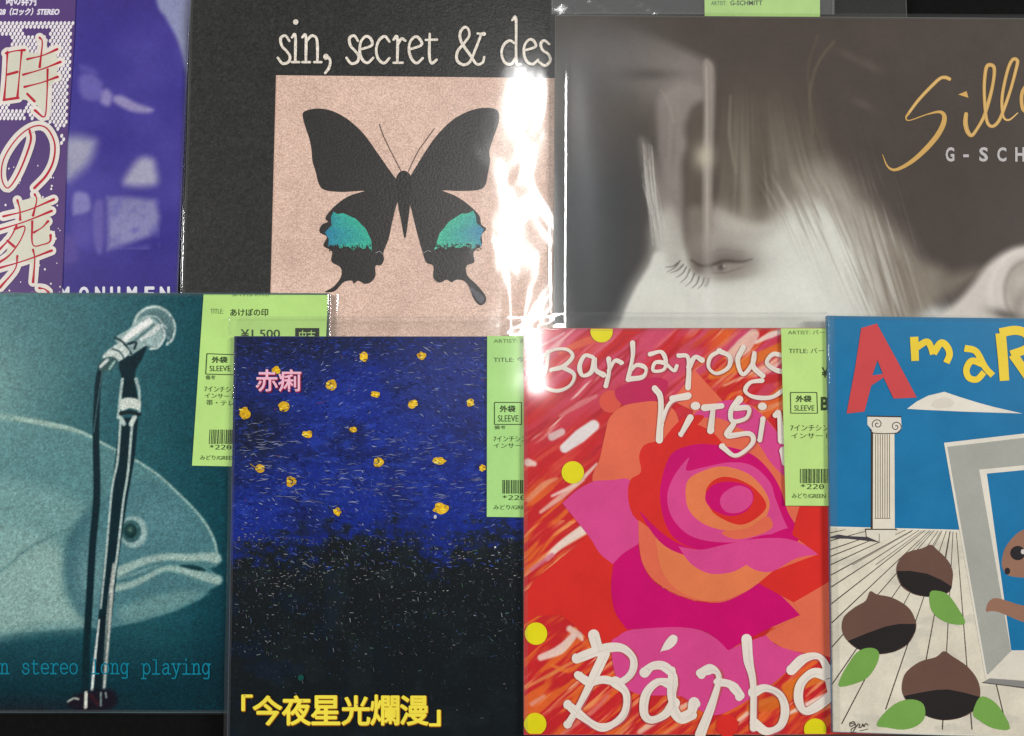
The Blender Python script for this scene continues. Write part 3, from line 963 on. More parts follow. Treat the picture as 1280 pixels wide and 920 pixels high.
    t.poly(g([(602, 297), (655, 275), (667, 318)]), gd)
    L = g([(652, 422), (648, 480), (662, 535), (688, 558), (720, 520), (765, 440), (800, 330), (825, 220), (832, 130), (805, 108), (780, 130), (768, 250), (775, 400), (790, 480), (822, 500), (858, 470), (890, 400), (935, 270), (970, 140), (980, 82), (950, 74), (918, 140), (885, 290), (882, 390), (895, 448), (930, 458), (982, 415)])
    t.stroke(L, [5, 6, 5.5, 4.5, 3.8, 4.2, 4.5, 4, 4.5, 4.8, 4.5, 4, 4, 4.2, 4, 4.2, 4.2, 3.8, 4, 4.5, 4.2, 4, 4, 3.6, 3, 2.4, 1.4], gd)
    t.stroke(L, .9, hi, caps=False)
    t.stroke(g([(1040, 235), (1012, 280), (1006, 340), (1018, 395), (1050, 400), (1080, 330), (1060, 240), (1040, 235)]), 4.5, gd)
    gy = (188, 184, 184)
    for ch, x0, x1 in (("G", 1182, 1193), ("S", 1224, 1235), ("C", 1246.5, 1258), ("H", 1269, 1281), ("M", 1291, 1305)):
        t.text(ch, x0, 184, x1, 202, gy, 0.03)
    t.text("-", 1204, 193, 1211, 196.5, gy, 0.02)
    t.build("title_lettering", M_TYPE, jk)
    sleeve(r, [(696, 19), (1590, 25), (1620, 930), (692, 930)], Z3, z, (9, 5, 4, 4), top_flap=(690, -14, 1042, 18), seed=3,
           mat=film_mat("crumpled_film", 0.12, 0.00035, 60, 0.10), ridge=((3, (12, 0.02)),), wave=0.8)


# ================================================================== 4  microphone and fish record
def rec_fish():
    z = Z3 + T
    quad = [(-112, 366), (411, 367), (404, 891), (-122, 890)]
    r = record("teal record with a fish head behind a microphone on its stand", quad, Z3)
    p = Pic([(-60, 366.2), (330, 366.8), (330, 890.8), (-60, 890.4)], 1.25, (30, 82, 92))
    X, Y = p.X, p.Y
    lum = np.exp(-((X + 60) / 150) ** 2) * np.exp(-(((Y - 470) / 190) ** 2))
    p.mix((112, 152, 150), lum * 1.1)
    p.mix((70, 116, 122), np.exp(-(((X - 60) / 100) ** 2 + ((Y - 385) / 60) ** 2)) * .6)
    p.mix((8, 60, 72), np.clip((X - 190) / 110, 0, .8))
    p.mix((3, 40, 50), np.clip((Y - 770) / 90, 0, 1) * .85)
    p.mix((0, 34, 44), np.clip((X - 235) / 60, 0, 1) * np.clip((Y - 700) / 120, 0, 1) * .7)
    p.mix((24, 26, 34), np.clip((Y - 862) / 26, 0, 1) * np.clip(1 - X / 220, 0, .8))
    # fish
    top = [(25, 524), (65, 531), (99, 539), (136, 558), (169, 575), (198, 594), (223, 617), (238, 632), (256, 654), (267, 672), (270, 688), (278, 700), (271, 708)]
    bot = [(262, 711), (277, 722), (274, 731), (263, 737), (253, 748), (216, 765), (162, 780), (135, 785), (101, 785), (50, 789), (0, 793), (-70, 797)]
    body = [(-70, 520)] + top + bot
    p.poly([(-70, 516), (0, 528)] + top[1:] + bot, (96, 140, 142), 2.5, .78, smooth=False)
    p.poly([(-70, 655), (30, 660), (80, 690), (84, 740), (108, 778), (50, 786), (-70, 793)], (142, 175, 168), 16, .9)
    p.poly([(-70, 600), (60, 610), (110, 640), (90, 665), (30, 690), (-70, 740)], (122, 162, 160), 16, .7)
    gill = [(116, 634), (94, 656), (82, 687), (81, 721), (88, 748), (104, 772), (140, 780), (216, 760), (258, 735), (205, 712), (260, 690), (266, 672), (240, 636), (216, 612), (170, 600)]
    p.poly(gill, (68, 114, 122), 5, .72)
    p.poly([(116, 634), (94, 656), (82, 687), (81, 721), (88, 748), (104, 772), (112, 760), (100, 720), (102, 680)], (48, 92, 102), 8, .45)
    p.blob(115, 720, 22, 40, (120, 158, 160), .6, .1)
    p.blob(200, 645, 40, 24, (92, 138, 144), .5, .6)
    p.poly([(150, 760), (215, 740), (255, 740), (215, 762), (160, 777)], (112, 152, 150), 6, .7)
    p.line([(150, 722), (180, 722), (215, 730), (258, 741)], 8, (74, 118, 124), 5, .5)
    p.line([(-60, 735), (0, 714), (30, 689), (61, 672), (92, 658)], [2, 3, 3, 2], (80, 122, 124), 3, .7)
    p.line([(20, 523), (65, 531), (99, 539), (136, 558), (169, 575), (198, 594), (223, 617), (244, 638), (258, 656), (268, 676), (271, 690)], [4, 6, 3.5, 2.6, 2.4, 2.4, 2.2, 2.6, 2.6, 2.6], (178, 204, 192), 1.8, .85)
    p.line([(-40, 518), (30, 524), (70, 533), (100, 542)], [8, 7, 5, 1], (150, 178, 166), 4, .6)
    # mouth
    p.line([(146, 716), (168, 706), (189, 699), (212, 696), (236, 697), (256, 696), (270, 698)], [12, 10, 9, 9, 9, 10, 13], (166, 190, 180), 2.6, .85)
    p.line([(146, 735), (166, 730), (185, 721), (205, 711), (225, 712), (243, 717), (260, 722), (272, 725)], [9, 8, 7, 6, 8, 10, 11, 12], (158, 184, 175), 2.6, .85)
    p.poly([(224, 707), (240, 706), (254, 710), (256, 714), (240, 712)], (12, 50, 58), 1.4, .95)
    p.line([(148, 724), (170, 716), (200, 706)], [2, 4, 2], (132, 164, 160), 2, .6)
    # eye
    p.blob(167, 664, 26, 26, (84, 126, 134), .7)
    p.poly([(167 + 17 * math.cos(t), 665 + 20 * math.sin(t)) for t in [k * .52 for k in range(12)]], (160, 186, 182), 2.6, .8)
    p.poly([(164 + 12.5 * math.cos(t), 664 + 14 * math.sin(t)) for t in [k * .52 for k in range(12)]], (52, 92, 96), 1.8)
    p.poly([(163 + 8 * math.cos(t), 664 + 9 * math.sin(t)) for t in [k * .52 for k in range(12)]], (16, 48, 50), 1.8)
    p.blob(163, 662, 3.5, 3.5, (96, 132, 118), .8)
    # the microphone on its stand (printed over the fish)
    dk = (6, 36, 44)
    pal = (190, 206, 200)
    wh = (232, 236, 230)
    p.line([(126, 458), (122, 487), (120, 543), (121, 620), (116, 677), (112, 745), (108, 812), (106, 868)], [7, 8, 8.5, 9, 9, 9, 9, 9], dk, 1.2)
    p.line([(128, 462), (124, 490), (117, 540)], 1.2, (150, 176, 176), 1, .5)
    # pole
    p.poly([(150, 522), (173, 522), (168, 575), (160, 620), (148, 700), (138, 790), (130, 862), (114, 862), (122, 780), (132, 690), (140, 610)], dk, 1.2, smooth=False)
    p.line([(151, 520), (147, 575), (140, 612), (133, 690), (126, 760)], [3, 3, 2.6, 2.6, 2.4], pal, 1, .9)
    p.line([(165, 530), (160, 590), (154, 628), (147, 690), (141, 730)], [3.4, 3, 2.8, 3, 3], pal, 1, .9)
    p.line([(142, 705), (139, 740), (136, 775), (130, 860)], [2.6, 6, 6.4, 3.6], (196, 199, 190), 1.4, .9)
    p.line([(137, 742), (133, 800), (128, 858)], [1, 1.6, 1], (30, 48, 54), 1.2, .7)
    p.line([(124, 775), (118, 830), (115, 862)], [2, 3.4, 3.2], wh, 1, .9)
    p.line([(129, 770), (124, 820), (121, 862)], [5, 6, 5], (12, 28, 36), 1)
    # swivel
    p.poly([(149, 452), (165, 440), (184, 428), (178, 448), (170, 462), (169, 478), (172, 504), (153, 504), (152, 475)], dk, 1.4)
    p.line([(153, 474), (150, 500), (148, 522)], [3.5, 3.5, 4], pal, 1, .9)
    p.line([(170, 474), (174, 490), (174, 515)], [4.5, 3.5, 3.5], (170, 190, 186), 1, .9)
    p.poly([(151, 500), (162, 497), (175, 501), (174, 512), (162, 510), (152, 513)], (206, 214, 204), 1.3)
    p.line([(151, 517), (162, 515), (174, 518)], 5, (20, 36, 40), 1.2)
    p.line([(152, 524), (155, 530)], 5, (176, 196, 190), 1.2)
    p.line([(168, 522), (164, 530)], 6, (196, 208, 200), 1.2)
    # head and body
    p.poly([(166, 412), (168, 398), (178, 388), (192, 383), (206, 387), (216, 399), (219, 414), (214, 428), (204, 420), (200, 430), (190, 437), (180, 428)], (104, 136, 138), 1.5)
    p.line([(167, 408), (172, 394), (184, 385), (198, 384), (210, 391), (218, 406), (216, 422), (209, 430)], 3.4, (196, 212, 206), 1.3, .9)
    for k in range(9):
        p.line([(176 + k * 4.2, 389 + abs(k - 4) * .7), (186 + k * 3.6, 400 + k * 1.6), (205 + k * 1.2, 414 + k * 1.2)], .9, (46, 80, 86), .7, .6)
    for k in range(7):
        p.line([(203 - k * 3.2, 386 + k * .6), (213 - k * 1.5, 398 + k * 1.2), (214 - k * 1.2, 418 + k * .8)], .8, (60, 92, 98), .7, .5)
    p.line([(214, 396), (217, 412), (211, 427)], 1.4, (40, 70, 78), .9, .8)
    p.line([(170, 408), (180, 397), (195, 396), (208, 410)], 1.4, (222, 230, 224), 1, .7)
    p.poly([(144, 424), (160, 412), (174, 399), (188, 396), (200, 408), (205, 422), (196, 434), (184, 432), (170, 440), (160, 444)], (150, 174, 172), 1.5)
    p.line([(152, 428), (166, 416), (186, 402)], [5, 8, 9], (236, 238, 232), 2, .95)
    p.line([(176, 424), (190, 416), (198, 408)], [3, 6, 6], (222, 226, 222), 2, .85)
    p.line([(162, 430), (178, 418), (192, 406)], [2.5, 3.5, 2], (70, 104, 108), 1.4, .8)
    p.line([(202, 406), (206, 420), (198, 434), (188, 436)], 2.6, (206, 216, 212), 1.1, .9)
    p.line([(144, 422), (154, 428), (164, 442)], 3, (14, 40, 46), 1.1, .9)
    p.poly([(128, 446), (140, 434), (150, 430), (162, 440), (152, 450), (140, 452)], (196, 208, 202), 1.4)
    p.line([(140, 436), (150, 440), (156, 450)], 2.2, (30, 56, 60), 1, .8)
    p.poly([(123, 460), (130, 448), (141, 446), (148, 452), (140, 462), (128, 464)], (60, 88, 90), 1.4)
    p.line([(126, 458), (134, 450)], 4, (222, 228, 222), 1.2, .9)
    p.line([(137, 461), (143, 452)], 3, (150, 190, 180), 1, .9)
    p.line([(160, 430), (170, 428), (168, 436)], 3, (10, 34, 40), 1.2, .9)
    # foot
    p.poly([(84, 880), (100, 866), (140, 862), (146, 880), (130, 888), (100, 889)], (24, 16, 28), 4, .9)
    p.line([(107.5, 866), (107, 884)], 4, (214, 218, 206), 1)
    p.line([(85, 877), (92, 873), (98, 874)], 2.5, (170, 176, 168), 1, .9)
    p.line([(126, 866), (126, 882)], 2.4, (120, 140, 140), 1, .9)
    p.line([(114, 870), (122, 880)], 5, (60, 24, 32), 2, .8)
    p.line([(132, 866), (133, 872)], 2, (160, 180, 176), 1, .8)
    p.grain(.08, 33, 1.9)
    p.img += np.random.RandomState(3).randn(*X.shape)[..., None] * 3.5
    p.img = np.clip(p.img, 2, 255)
    jk = jacket(r, [(-112, 366), (411, 367), (404, 891), (-122, 890)], Z3, z, (10, 62, 74), (24, 40, 44), p, M_FLAT)
    t = Art(z + 0.0001)
    tc = (14, 122, 146)
    TW = {  # typewriter letters with slab serifs; unit = advance width x, x-height 1 (y down, baseline 0)
        'n': [[(.08, -.98), (.26, -.98), (.26, 0)], [(.08, 0), (.44, 0)], [(.26, -.7), (.45, -.98), (.68, -.95), (.76, -.7), (.76, 0)], [(.6, 0), (.94, 0)]],
        's': [[(.78, -.72), (.7, -.92), (.45, -1), (.22, -.86), (.3, -.58), (.68, -.46), (.82, -.24), (.66, -.02), (.36, .02), (.18, -.12), (.16, -.3)]],
        't': [[(.14, -.96), (.74, -.96)], [(.34, -1.32), (.34, -.2), (.46, .02), (.66, 0), (.84, -.1)]],
        'e': [[(.16, -.52), (.84, -.52), (.78, -.84), (.5, -1), (.2, -.82), (.14, -.45), (.28, -.08), (.56, .02), (.84, -.12)]],
        'r': [[(.12, -.98), (.36, -.98), (.36, 0)], [(.1, 0), (.66, 0)], [(.36, -.66), (.56, -.94), (.74, -1), (.88, -.86)]],
        'o': [[(.5, -1), (.22, -.86), (.13, -.5), (.22, -.12), (.5, .02), (.78, -.12), (.87, -.5), (.78, -.86), (.5, -1)]],
        'l': [[(.2, -1.4), (.5, -1.4), (.5, 0)], [(.14, 0), (.86, 0)]],
        'g': [[(.76, -.96), (.92, -.96)], [(.76, -.98), (.76, .26), (.6, .44), (.26, .42)], [(.76, -.7), (.56, -1), (.28, -.92), (.15, -.52), (.26, -.12), (.52, -.02), (.76, -.32)]],
        'p': [[(.04, -.98), (.24, -.98), (.24, .44)], [(.04, .44), (.5, .44)], [(.24, -.7), (.46, -1), (.74, -.9), (.87, -.5), (.76, -.12), (.5, 0), (.24, -.3)]],
        'a': [[(.2, -.82), (.42, -1), (.66, -.92), (.72, -.66), (.72, -.06), (.92, -.02)], [(.72, -.56), (.36, -.56), (.16, -.3), (.26, -.02), (.5, 0), (.72, -.22)]],
        'y': [[(.04, -.98), (.36, -.98)], [(.6, -.98), (.96, -.98)], [(.2, -.98), (.5, -.06)], [(.8, -.98), (.46, .2), (.34, .42), (.1, .42)]],
        'i': [[(.22, -.98), (.52, -.98), (.52, 0)], [(.16, 0), (.88, 0)]]}
    for word, x0 in (("n", -.5), ("stereo", 26.5), ("long", 113), ("playing", 176.5)):
        pitch, xh, base = (12.2, 12.6, 842) if word != "playing" else (12.5, 12.8, 842.5)
        if word == "stereo":
            pitch = 11.9
        for k, ch in enumerate(word):
            for q in TW[ch]:
                t.stroke([(x0 + (k + u) * pitch, base + v * xh) for u, v in q], 1.75, tc, len(q) > 3, n=4)
            if ch == 'i':
                t.ell(x0 + (k + .5) * pitch, base - 1.4 * xh, 1.3, 1.3, tc, n=10)
    t.build("title_lettering", M_TYPE, jk)
    sleeve(r, [(-112, 367), (412, 368), (404, 891), (-122, 890)], Z3, z, (4, 3, 13, 3), seed=4)


# ================================================================== 5  starry night painting record
def rec_starry():
    z = Z5 + T
    quad = [(293, 420.5), (812, 421), (806, 944), (284, 944)]
    r = record("deep blue record with a painted night sky of yellow dabs and yellow Japanese title", quad, Z5)
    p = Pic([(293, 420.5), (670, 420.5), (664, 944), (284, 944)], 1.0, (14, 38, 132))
    X, Y = p.X, p.Y
    n1 = fbm(X / 55, Y / 30, 51)
    n2 = fbm(X / 14, Y / 7, 52)
    n3 = vnoise(X / 5, Y / 1.6, 53)
    n4 = vnoise((X + Y) / 4, (X - Y) / 1.8, 58)
    p.mix((14, 26, 80), np.clip((n1 - .45) * 3, 0, .8))
    p.mix((34, 62, 168), np.clip((n2 - .5) * 2.6, 0, .7))
    p.mix((16, 24, 52), np.clip((480 - Y) / 60 + .3 - (X - 290) / 420 + (n2 - .5), 0, .85))
    p.mix((14, 20, 34), np.exp(-(((X - 318) / 46) ** 2 + ((Y - 540) / 50) ** 2)) * .85)
    p.mix((44, 50, 108), np.clip((X - 470) / 150, 0, .45) * np.clip((590 - Y) / 90, 0, 1))  # grey-blue film sheen at upper right, painted into the cover colour
    p.mix((12, 26, 96), np.clip((n3 - .55) * 2, 0, .5))
    p.mix((58, 86, 190), np.clip((n3 - .72) * 3, 0, .5) * np.clip((n2 - .3) * 2, 0, 1))
    p.mix((70, 96, 190), np.clip((n4 - .78) * 3, 0, .4))
    # dark treeline
    ln = 680 + 7 * np.sin(X / 38.0) - (X > 440) * 6 + 30 * (fbm(X / 26, X * 0 + 3, 55) - .5) * 2 + 12 * (fbm(X / 7, X * 0, 56) - .5)
    a = np.clip((Y - ln) / 40 + .5 + (n2 - .5) * 2.2 + (n4 - .5) * .7, 0, 1)
    p.mix((14, 21, 24), a)
    p.mix((24, 34, 36), np.clip((fbm(X / 30, Y / 30, 57) - .5) * 3, 0, .6) * a)
    p.mix((10, 24, 48), np.clip((fbm(X / 18, Y / 22, 59) - .52) * 4, 0, .6) * a * np.clip(1 - (X - 290) / 300, 0.1, 1))
    p.mix((92, 104, 112), np.clip((vnoise(X / 2.2, Y / 2.0, 60) - .84) * 5, 0, .6) * a * np.clip(1 - (Y - 690) / 260, .15, 1))
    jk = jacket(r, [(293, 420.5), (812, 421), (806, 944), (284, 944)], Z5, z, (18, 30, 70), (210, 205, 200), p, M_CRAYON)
    # crayon strokes and stars
    s = Art(z + 0.0001, 1.2e-7)
    rr = random.Random(11)
    for k in range(3400):
        x, y = rr.uniform(293, 656), rr.uniform(423, 712)
        if y > 660 and rr.random() < .6:
            continue
        L = rr.uniform(1.5, 7) * (2.0 if rr.random() < .08 else 1)
        ang = rr.gauss(0.08, .3) + .6 * math.sin(x / 60.0 + 1) * math.cos(y / 50.0)
        dx, dy = math.cos(ang) * L / 2, math.sin(ang) * L / 2
        c = rr.choice([(36, 66, 178), (48, 78, 190), (24, 52, 160), (70, 92, 184), (10, 20, 72), (10, 16, 50), (8, 20, 60), (14, 28, 104), (92, 108, 178)])
        if x < 360 and y < 560 and rr.random() < .5:
            c = (12, 18, 44)
        q = rr.random()
        if q < .035:
            c = (160, 170, 194)
        elif q < .045:
            c = (120, 60, 90)
        s.stroke([(x - dx, y - dy), (x, y + rr.uniform(-.6, .6)), (x + dx, y + dy)], [.25, rr.uniform(.45, 1.0), .25], c, n=2, caps=False)
    for (cx, cy, n, sx) in ((330, 560, 26, 20), (320, 540, 20, 14), (600, 440, 26, 40), (560, 470, 24, 50), (450, 600, 40, 50), (560, 615, 40, 50), (390, 620, 30, 40), (330, 590, 24, 20), (520, 560, 36, 50)):
        for k in range(n):
            x, y = rr.gauss(cx, sx), rr.gauss(cy, 9)
            if not 295 < x < 650:
                continue
            L = rr.uniform(3, 15)
            g_ = rr.uniform(100, 175)
            s.stroke([(x, y), (x + L / 2, y + rr.uniform(-1.5, 1.5)), (x + L, y + rr.uniform(-2, 2))], [.2, .6, .2], (g_ * .9, g_ * .95, g_ * 1.15), n=2, caps=False)
    for k in range(900):
        y = 672 + 150 * rr.random() ** 1.7 + (90 * rr.random() if rr.random() < .2 else 0)
        x = rr.uniform(292, 654)
        g_ = rr.uniform(55, 130)
        c = rr.choice([(g_, g_ + 6, g_ + 8), (g_ * .6, g_ * .85, g_ * .75), (g_ * .9, g_ * .8, g_ * .95), (g_ * .5, g_ * .7, g_)])
        L = rr.choice([1.0, 1.2, 2, 3, 5])
        ang = rr.choice([0, .1, -.2, 1.4, .6])
        s.stroke([(x, y), (x + math.cos(ang) * L, y + math.sin(ang) * L)], rr.uniform(.5, 1.1), c, False, caps=False)
    for (cx, cy, n) in ((390, 712, 26), (350, 728, 30), (310, 668, 30), (560, 692, 20), (530, 740, 10), (625, 705, 18), (470, 722, 16), (480, 686, 16)):
        for k in range(n):
            x, y = rr.gauss(cx, 16), rr.gauss(cy, 8)
            if not 294 < x < 652:
                continue
            L = rr.uniform(.8, 3.6)
            g_ = rr.uniform(80, 160)
            s.stroke([(x, y), (x + L, y + rr.uniform(-.6, .6))], rr.uniform(.5, 1.0), (g_, g_, g_), False, caps=False)
    s.ell(619, 684, 1.2, 1.2, (220, 224, 230), n=8)
    s.ell(376, 847, 4, 4, (14, 70, 64), n=10)
    s.build("crayon_strokes", M_CRAYON, jk)
    stars = [(305.5, 516, 7.5, 9), (354.5, 508, 7.5, 7), (345, 463, 6, 6), (384, 543, 7, 5), (414, 481, 7.5, 7), (455, 446, 6, 7), (469, 493, 6.5, 4.5), (441, 537, 5, 4), (325, 585, 6, 6), (364, 602, 7.5, 6.5), (421.5, 640, 5, 5.5), (473.5, 578, 6.5, 6.5), (527, 445, 5.5, 6), (516, 505, 6, 6), (588, 503, 5.5, 5.5), (549, 576, 9.5, 4.5), (603, 585, 4.5, 5), (552, 636, 11, 7.5)]
    for si, (x, y, a_, b_) in enumerate(stars):
        st = Art(z + 0.0003, 1e-6)
        pts = []
        for k in range(11):
            t = 2 * math.pi * k / 11
            f = rr.uniform(.72, 1.08)
            pts.append((x + a_ * f * math.cos(t), y + b_ * f * math.sin(t)))
        st.poly(pts, rr.choice([(216, 170, 20), (226, 178, 28), (206, 160, 30)]), True, n=3)
        for k in range(7):
            u, v = rr.uniform(-.6, .6) * a_, rr.uniform(-.6, .6) * b_
            L = rr.uniform(1.5, 5)
            st.stroke([(x + u - L / 2, y + v), (x + u + L / 2, y + v + rr.uniform(-1.2, 1.2))], rr.uniform(.8, 1.8), rr.choice([(250, 216, 60), (244, 226, 96), (196, 140, 14), (250, 206, 40)]), False)
        for k in range(2):
            u, v = rr.uniform(-.9, .9) * a_, rr.uniform(-.9, .9) * b_
            st.stroke([(x + u - 1.5, y + v), (x + u + 1.5, y + v + 1)], .9, (70, 60, 40), False, caps=False)
        if si == 8:
            st.stroke([(313, 580), (317, 583), (322, 585)], 1.4, (150, 120, 50))
        if si == 17:
            st.ell(544, 646, 2, 2.5, (190, 196, 206), n=8)
        if si == 9:
            st.stroke([(361, 599), (366, 601), (364, 605)], 1.4, (40, 40, 30))
        if si == 11:
            st.stroke([(471, 573), (474, 576), (471, 580)], 1.2, (40, 44, 40))
        st.build("star_dab", M_CRAYON, jk)
    t = Art(z + 0.0004, 5e-7)
    for ch, x0, x1 in (("赤", 320, 347), ("痢", 348, 376)):
        t.text(ch, x0 + 1, 463, x1 + 1, 490, (150, 36, 70), fat=0.9)
        t.text(ch, x0, 462, x1, 489, (240, 186, 206), fat=0.45)
    t.build("band_name_lettering", M_TYPE, jk)
    t = Art(z + 0.0004, 5e-7)
    for ch, x0, y0, x1, y1 in (("「", 302.5, 869, 315, 888), ("今", 316.5, 870, 352, 906), ("夜", 353, 870, 388, 906), ("星", 389.5, 870, 424.5, 905.5), ("光", 427.5, 870, 462, 906), ("爛", 463.5, 869, 498.5, 906), ("漫", 500.5, 870, 535, 906), ("」", 537, 888, 550, 907)):
        t.text(ch, x0 + .5, y0 + .5, x1 + .5, y1 + .5, (160, 100, 14), fat=1.5)
        t.text(ch, x0, y0, x1, y1, (244, 226, 74), fat=0.85)
    t.build("title_lettering", M_TYPE, jk)
    sleeve(r, [(293, 421), (812, 421), (806, 944), (284, 944)], Z5, z, (5, 0, 3, 3), top_flap=(286, 396, 660, 419.5), seed=5)


# ================================================================== 6  rose record
def rec_rose():
    z = Z6 + T
    quad = [(655, 410.5), (1180, 410), (1184, 917.5), (655, 918.5)]
    r = record("red and pink record with a flat coloured rose and white hand painted lettering", quad, Z6)
    p = Pic([(655, 410.5), (1045, 410.3), (1045, 917.8), (655, 918.5)], 1.2, (198, 40, 44))
    X, Y = p.X, p.Y
    th = math.radians(-40)
    c, s = math.cos(th), math.sin(th)
    wob = 8 * (fbm(X / 50, Y / 50, 61) - .5)
    U, V = X * c + Y * s, -X * s + Y * c + wob
    b1 = fbm(U / 90, V / 15, 62, 4)
    b2 = fbm(U / 60, V / 7, 63, 3)
    b3 = .5 * vnoise(U / 60, V / 5.5, 64) + .5 * vnoise(U / 40, V / 2.6, 66)
    reg = fbm(X / 90, Y / 90, 65, 2)
    p.mix((204, 78, 112), np.clip((b1 - .42) * 5, 0, .85) * np.clip((560 - Y) / 120 + .2, 0, 1))
    p.mix((170, 24, 48), np.clip((b2 - .55) * 5, 0, .7))
    low = np.clip((Y - 560) / 60, 0, 1) + np.clip((X - 830) / 80, 0, 1)
    p.mix((228, 104, 44), np.clip((b2 - .5) * 6, 0, .9) * np.clip(low, 0.1, 1))
    p.mix((232, 150, 96), np.clip((b3 - .6) * 4.5, 0, .8) * np.clip(low, .3, 1) * (reg > .4))
    p.mix((238, 214, 200), np.clip((b1 * .5 + b3 * .5 - .71) * 9, 0, .8))
    p.mix((214, 120, 140), np.clip((b3 - .7) * 3, 0, .6) * np.clip((540 - Y) / 80, 0, 1))
    # distinct white brush marks
    for q, wd, cl, al in (
            ([(706, 560), (725, 545), (742, 532)], [12, 17, 14], (226, 214, 212), 1), ([(690, 546), (702, 540)], [10, 9], (222, 196, 192), .9),
            ([(690, 620), (720, 605), (746, 580)], [3, 6, 3], (236, 208, 196), .9), ([(676, 640), (700, 622), (730, 600)], [4, 7, 2], (232, 190, 170), .8),
            ([(660, 578), (668, 580)], [10, 6], (232, 206, 196), .9), ([(660, 625), (680, 606), (696, 598)], [6, 8, 3], (226, 150, 110), .8),
            ([(684, 698), (700, 682), (731, 661)], [6, 9, 13], (232, 208, 194), 1), ([(664, 712), (690, 694)], [5, 6], (206, 110, 130), .8),
            ([(676, 822), (700, 812), (716, 796)], [8, 12, 9], (236, 214, 200), .9), ([(712, 786), (724, 794), (728, 800)], [8, 8, 3], (234, 206, 190), .9),
            ([(656, 860), (690, 842), (730, 820)], [3, 5, 3], (224, 140, 80), .8), ([(690, 832), (712, 838), (735, 820)], [4, 6, 4], (228, 120, 50), .8),
            ([(665, 880), (680, 870)], [6, 4], (226, 150, 130), .8), ([(700, 920), (740, 890), (760, 870)], [4, 6, 4], (222, 120, 110), .8),
            ([(800, 915), (830, 895), (860, 880)], [6, 8, 5], (232, 190, 170), .8), ([(925, 900), (950, 880), (990, 868)], [5, 7, 3], (236, 200, 180), .8),
            ([(940, 885), (975, 875), (1005, 856)], [14, 18, 10], (214, 104, 36), .9), ([(985, 860), (1015, 848), (1040, 836)], [16, 18, 12], (220, 116, 40), .9),
            ([(980, 895), (1010, 880), (1045, 862)], [3, 6, 4], (238, 216, 200), .9),
            ([(915, 445), (930, 432), (942, 418)], [16, 20, 14], (234, 202, 186), .85), ([(945, 428), (965, 418), (985, 412)], [4, 8, 5], (238, 220, 208), .9),
            ([(890, 470), (930, 455), (985, 430)], [10, 14, 12], (222, 116, 40), .85), ([(900, 490), (940, 478), (985, 470)], [10, 12, 10], (196, 40, 40), .8),
            ([(905, 482), (935, 468), (975, 448)], [2, 4, 2], (236, 190, 160), .7), ([(940, 520), (965, 508), (990, 500)], [3, 6, 3], (232, 150, 110), .7),
            ([(660, 440), (690, 425), (705, 416)], [2, 4, 2], (232, 190, 190), .7), ([(700, 440), (735, 426), (760, 420)], [6, 10, 6], (222, 110, 70), .7),
            ([(700, 520), (725, 505), (745, 495)], [3, 8, 4], (222, 140, 140), .7)):
        p.line(q, wd, cl, 1.6, al)
    p.img *= (1 + .06 * (b3 - .5))[..., None]
    p.grain(.02, 71)
    jk = jacket(r, [(655, 410.5), (1180, 410), (1184, 917.5), (655, 918.5)], Z6, z, (206, 44, 44), (120, 40, 40), p, M_FLAT)
    # rose of flat colour shapes
    a = Art(z + 0.0001, 4e-6)
    RED, ORG, ORL, PNK, MAG, DRD = (214, 46, 40), (224, 106, 78), (226, 122, 78), (214, 72, 138), (202, 12, 106), (190, 40, 86)
    a.ell(763, 502, 14, 14, (216, 84, 68))
    a.poly([(772, 485), (812, 472), (835, 478), (822, 502), (790, 510), (772, 500)], DRD, True)
    a.poly([(735, 668), (712, 690), (668, 724), (655.5, 745), (655.5, 780), (672, 770), (700, 768), (722, 785), (742, 806), (770, 802), (800, 780), (830, 700), (790, 650)], RED)
    a.poly([(868, 462), (905, 503), (870, 515), (838, 500), (850, 488)], ORG)
    # outer petals, right
    a.poly([(866, 512), (880, 502), (910, 508), (935, 505), (955, 520), (975, 545), (1000, 580), (1045, 610), (1045, 760), (900, 760)], ORG, True)
    a.poly([(866, 520), (885, 508), (915, 500), (945, 512), (975, 545), (986, 560), (990, 600), (965, 580), (940, 545), (905, 530), (870, 540)], PNK, True)
    a.poly([(838, 560), (860, 530), (895, 522), (930, 540), (960, 575), (980, 610), (1000, 640), (1005, 680), (960, 690), (900, 640)], ORG, True)
    a.poly([(743, 606), (750, 572), (757, 540), (762, 522), (778, 508), (800, 503), (822, 502), (842, 512), (850, 530), (858, 545), (830, 600), (800, 640)], ORG, True)
    a.poly([(852, 524), (880, 520), (862, 540), (840, 560), (826, 556)], RED, True)
    # left pink petal
    a.poly([(743, 601, 1), (722, 612), (703, 629, 1), (728, 660), (740, 676), (750, 692), (766, 705, 1), (780, 693), (798, 680, 1), (806, 655), (792, 625), (787, 600), (765, 600)], PNK, True)
    # red ring
    a.poly([(868, 530), (845, 540), (826, 550), (806, 556), (799, 570), (801, 590), (788, 600), (785, 620), (790, 642), (804, 660), (800, 682), (818, 672), (845, 688), (900, 690), (920, 600), (900, 550)], RED, True)
    # magenta crescent
    a.poly([(840, 567), (858, 558), (880, 555), (913, 559), (940, 568), (960, 586), (975, 610), (985, 640), (1000, 668), (985, 684), (940, 684), (890, 690), (850, 678), (832, 655), (825, 620), (830, 588)], MAG, True)
    # pink swirl
    a.poly([(861, 572), (858, 588), (880, 584), (912, 578), (940, 582), (962, 602), (970, 625), (985, 660), (1000, 672), (960, 668), (915, 678), (868, 672), (842, 650), (834, 622), (842, 596)], PNK, True)
    # orange swirl
    a.poly([(857, 612), (862, 598), (880, 588), (905, 583), (935, 592), (955, 612), (962, 632), (952, 654), (930, 664), (900, 662), (875, 652), (860, 635)], ORL, True)
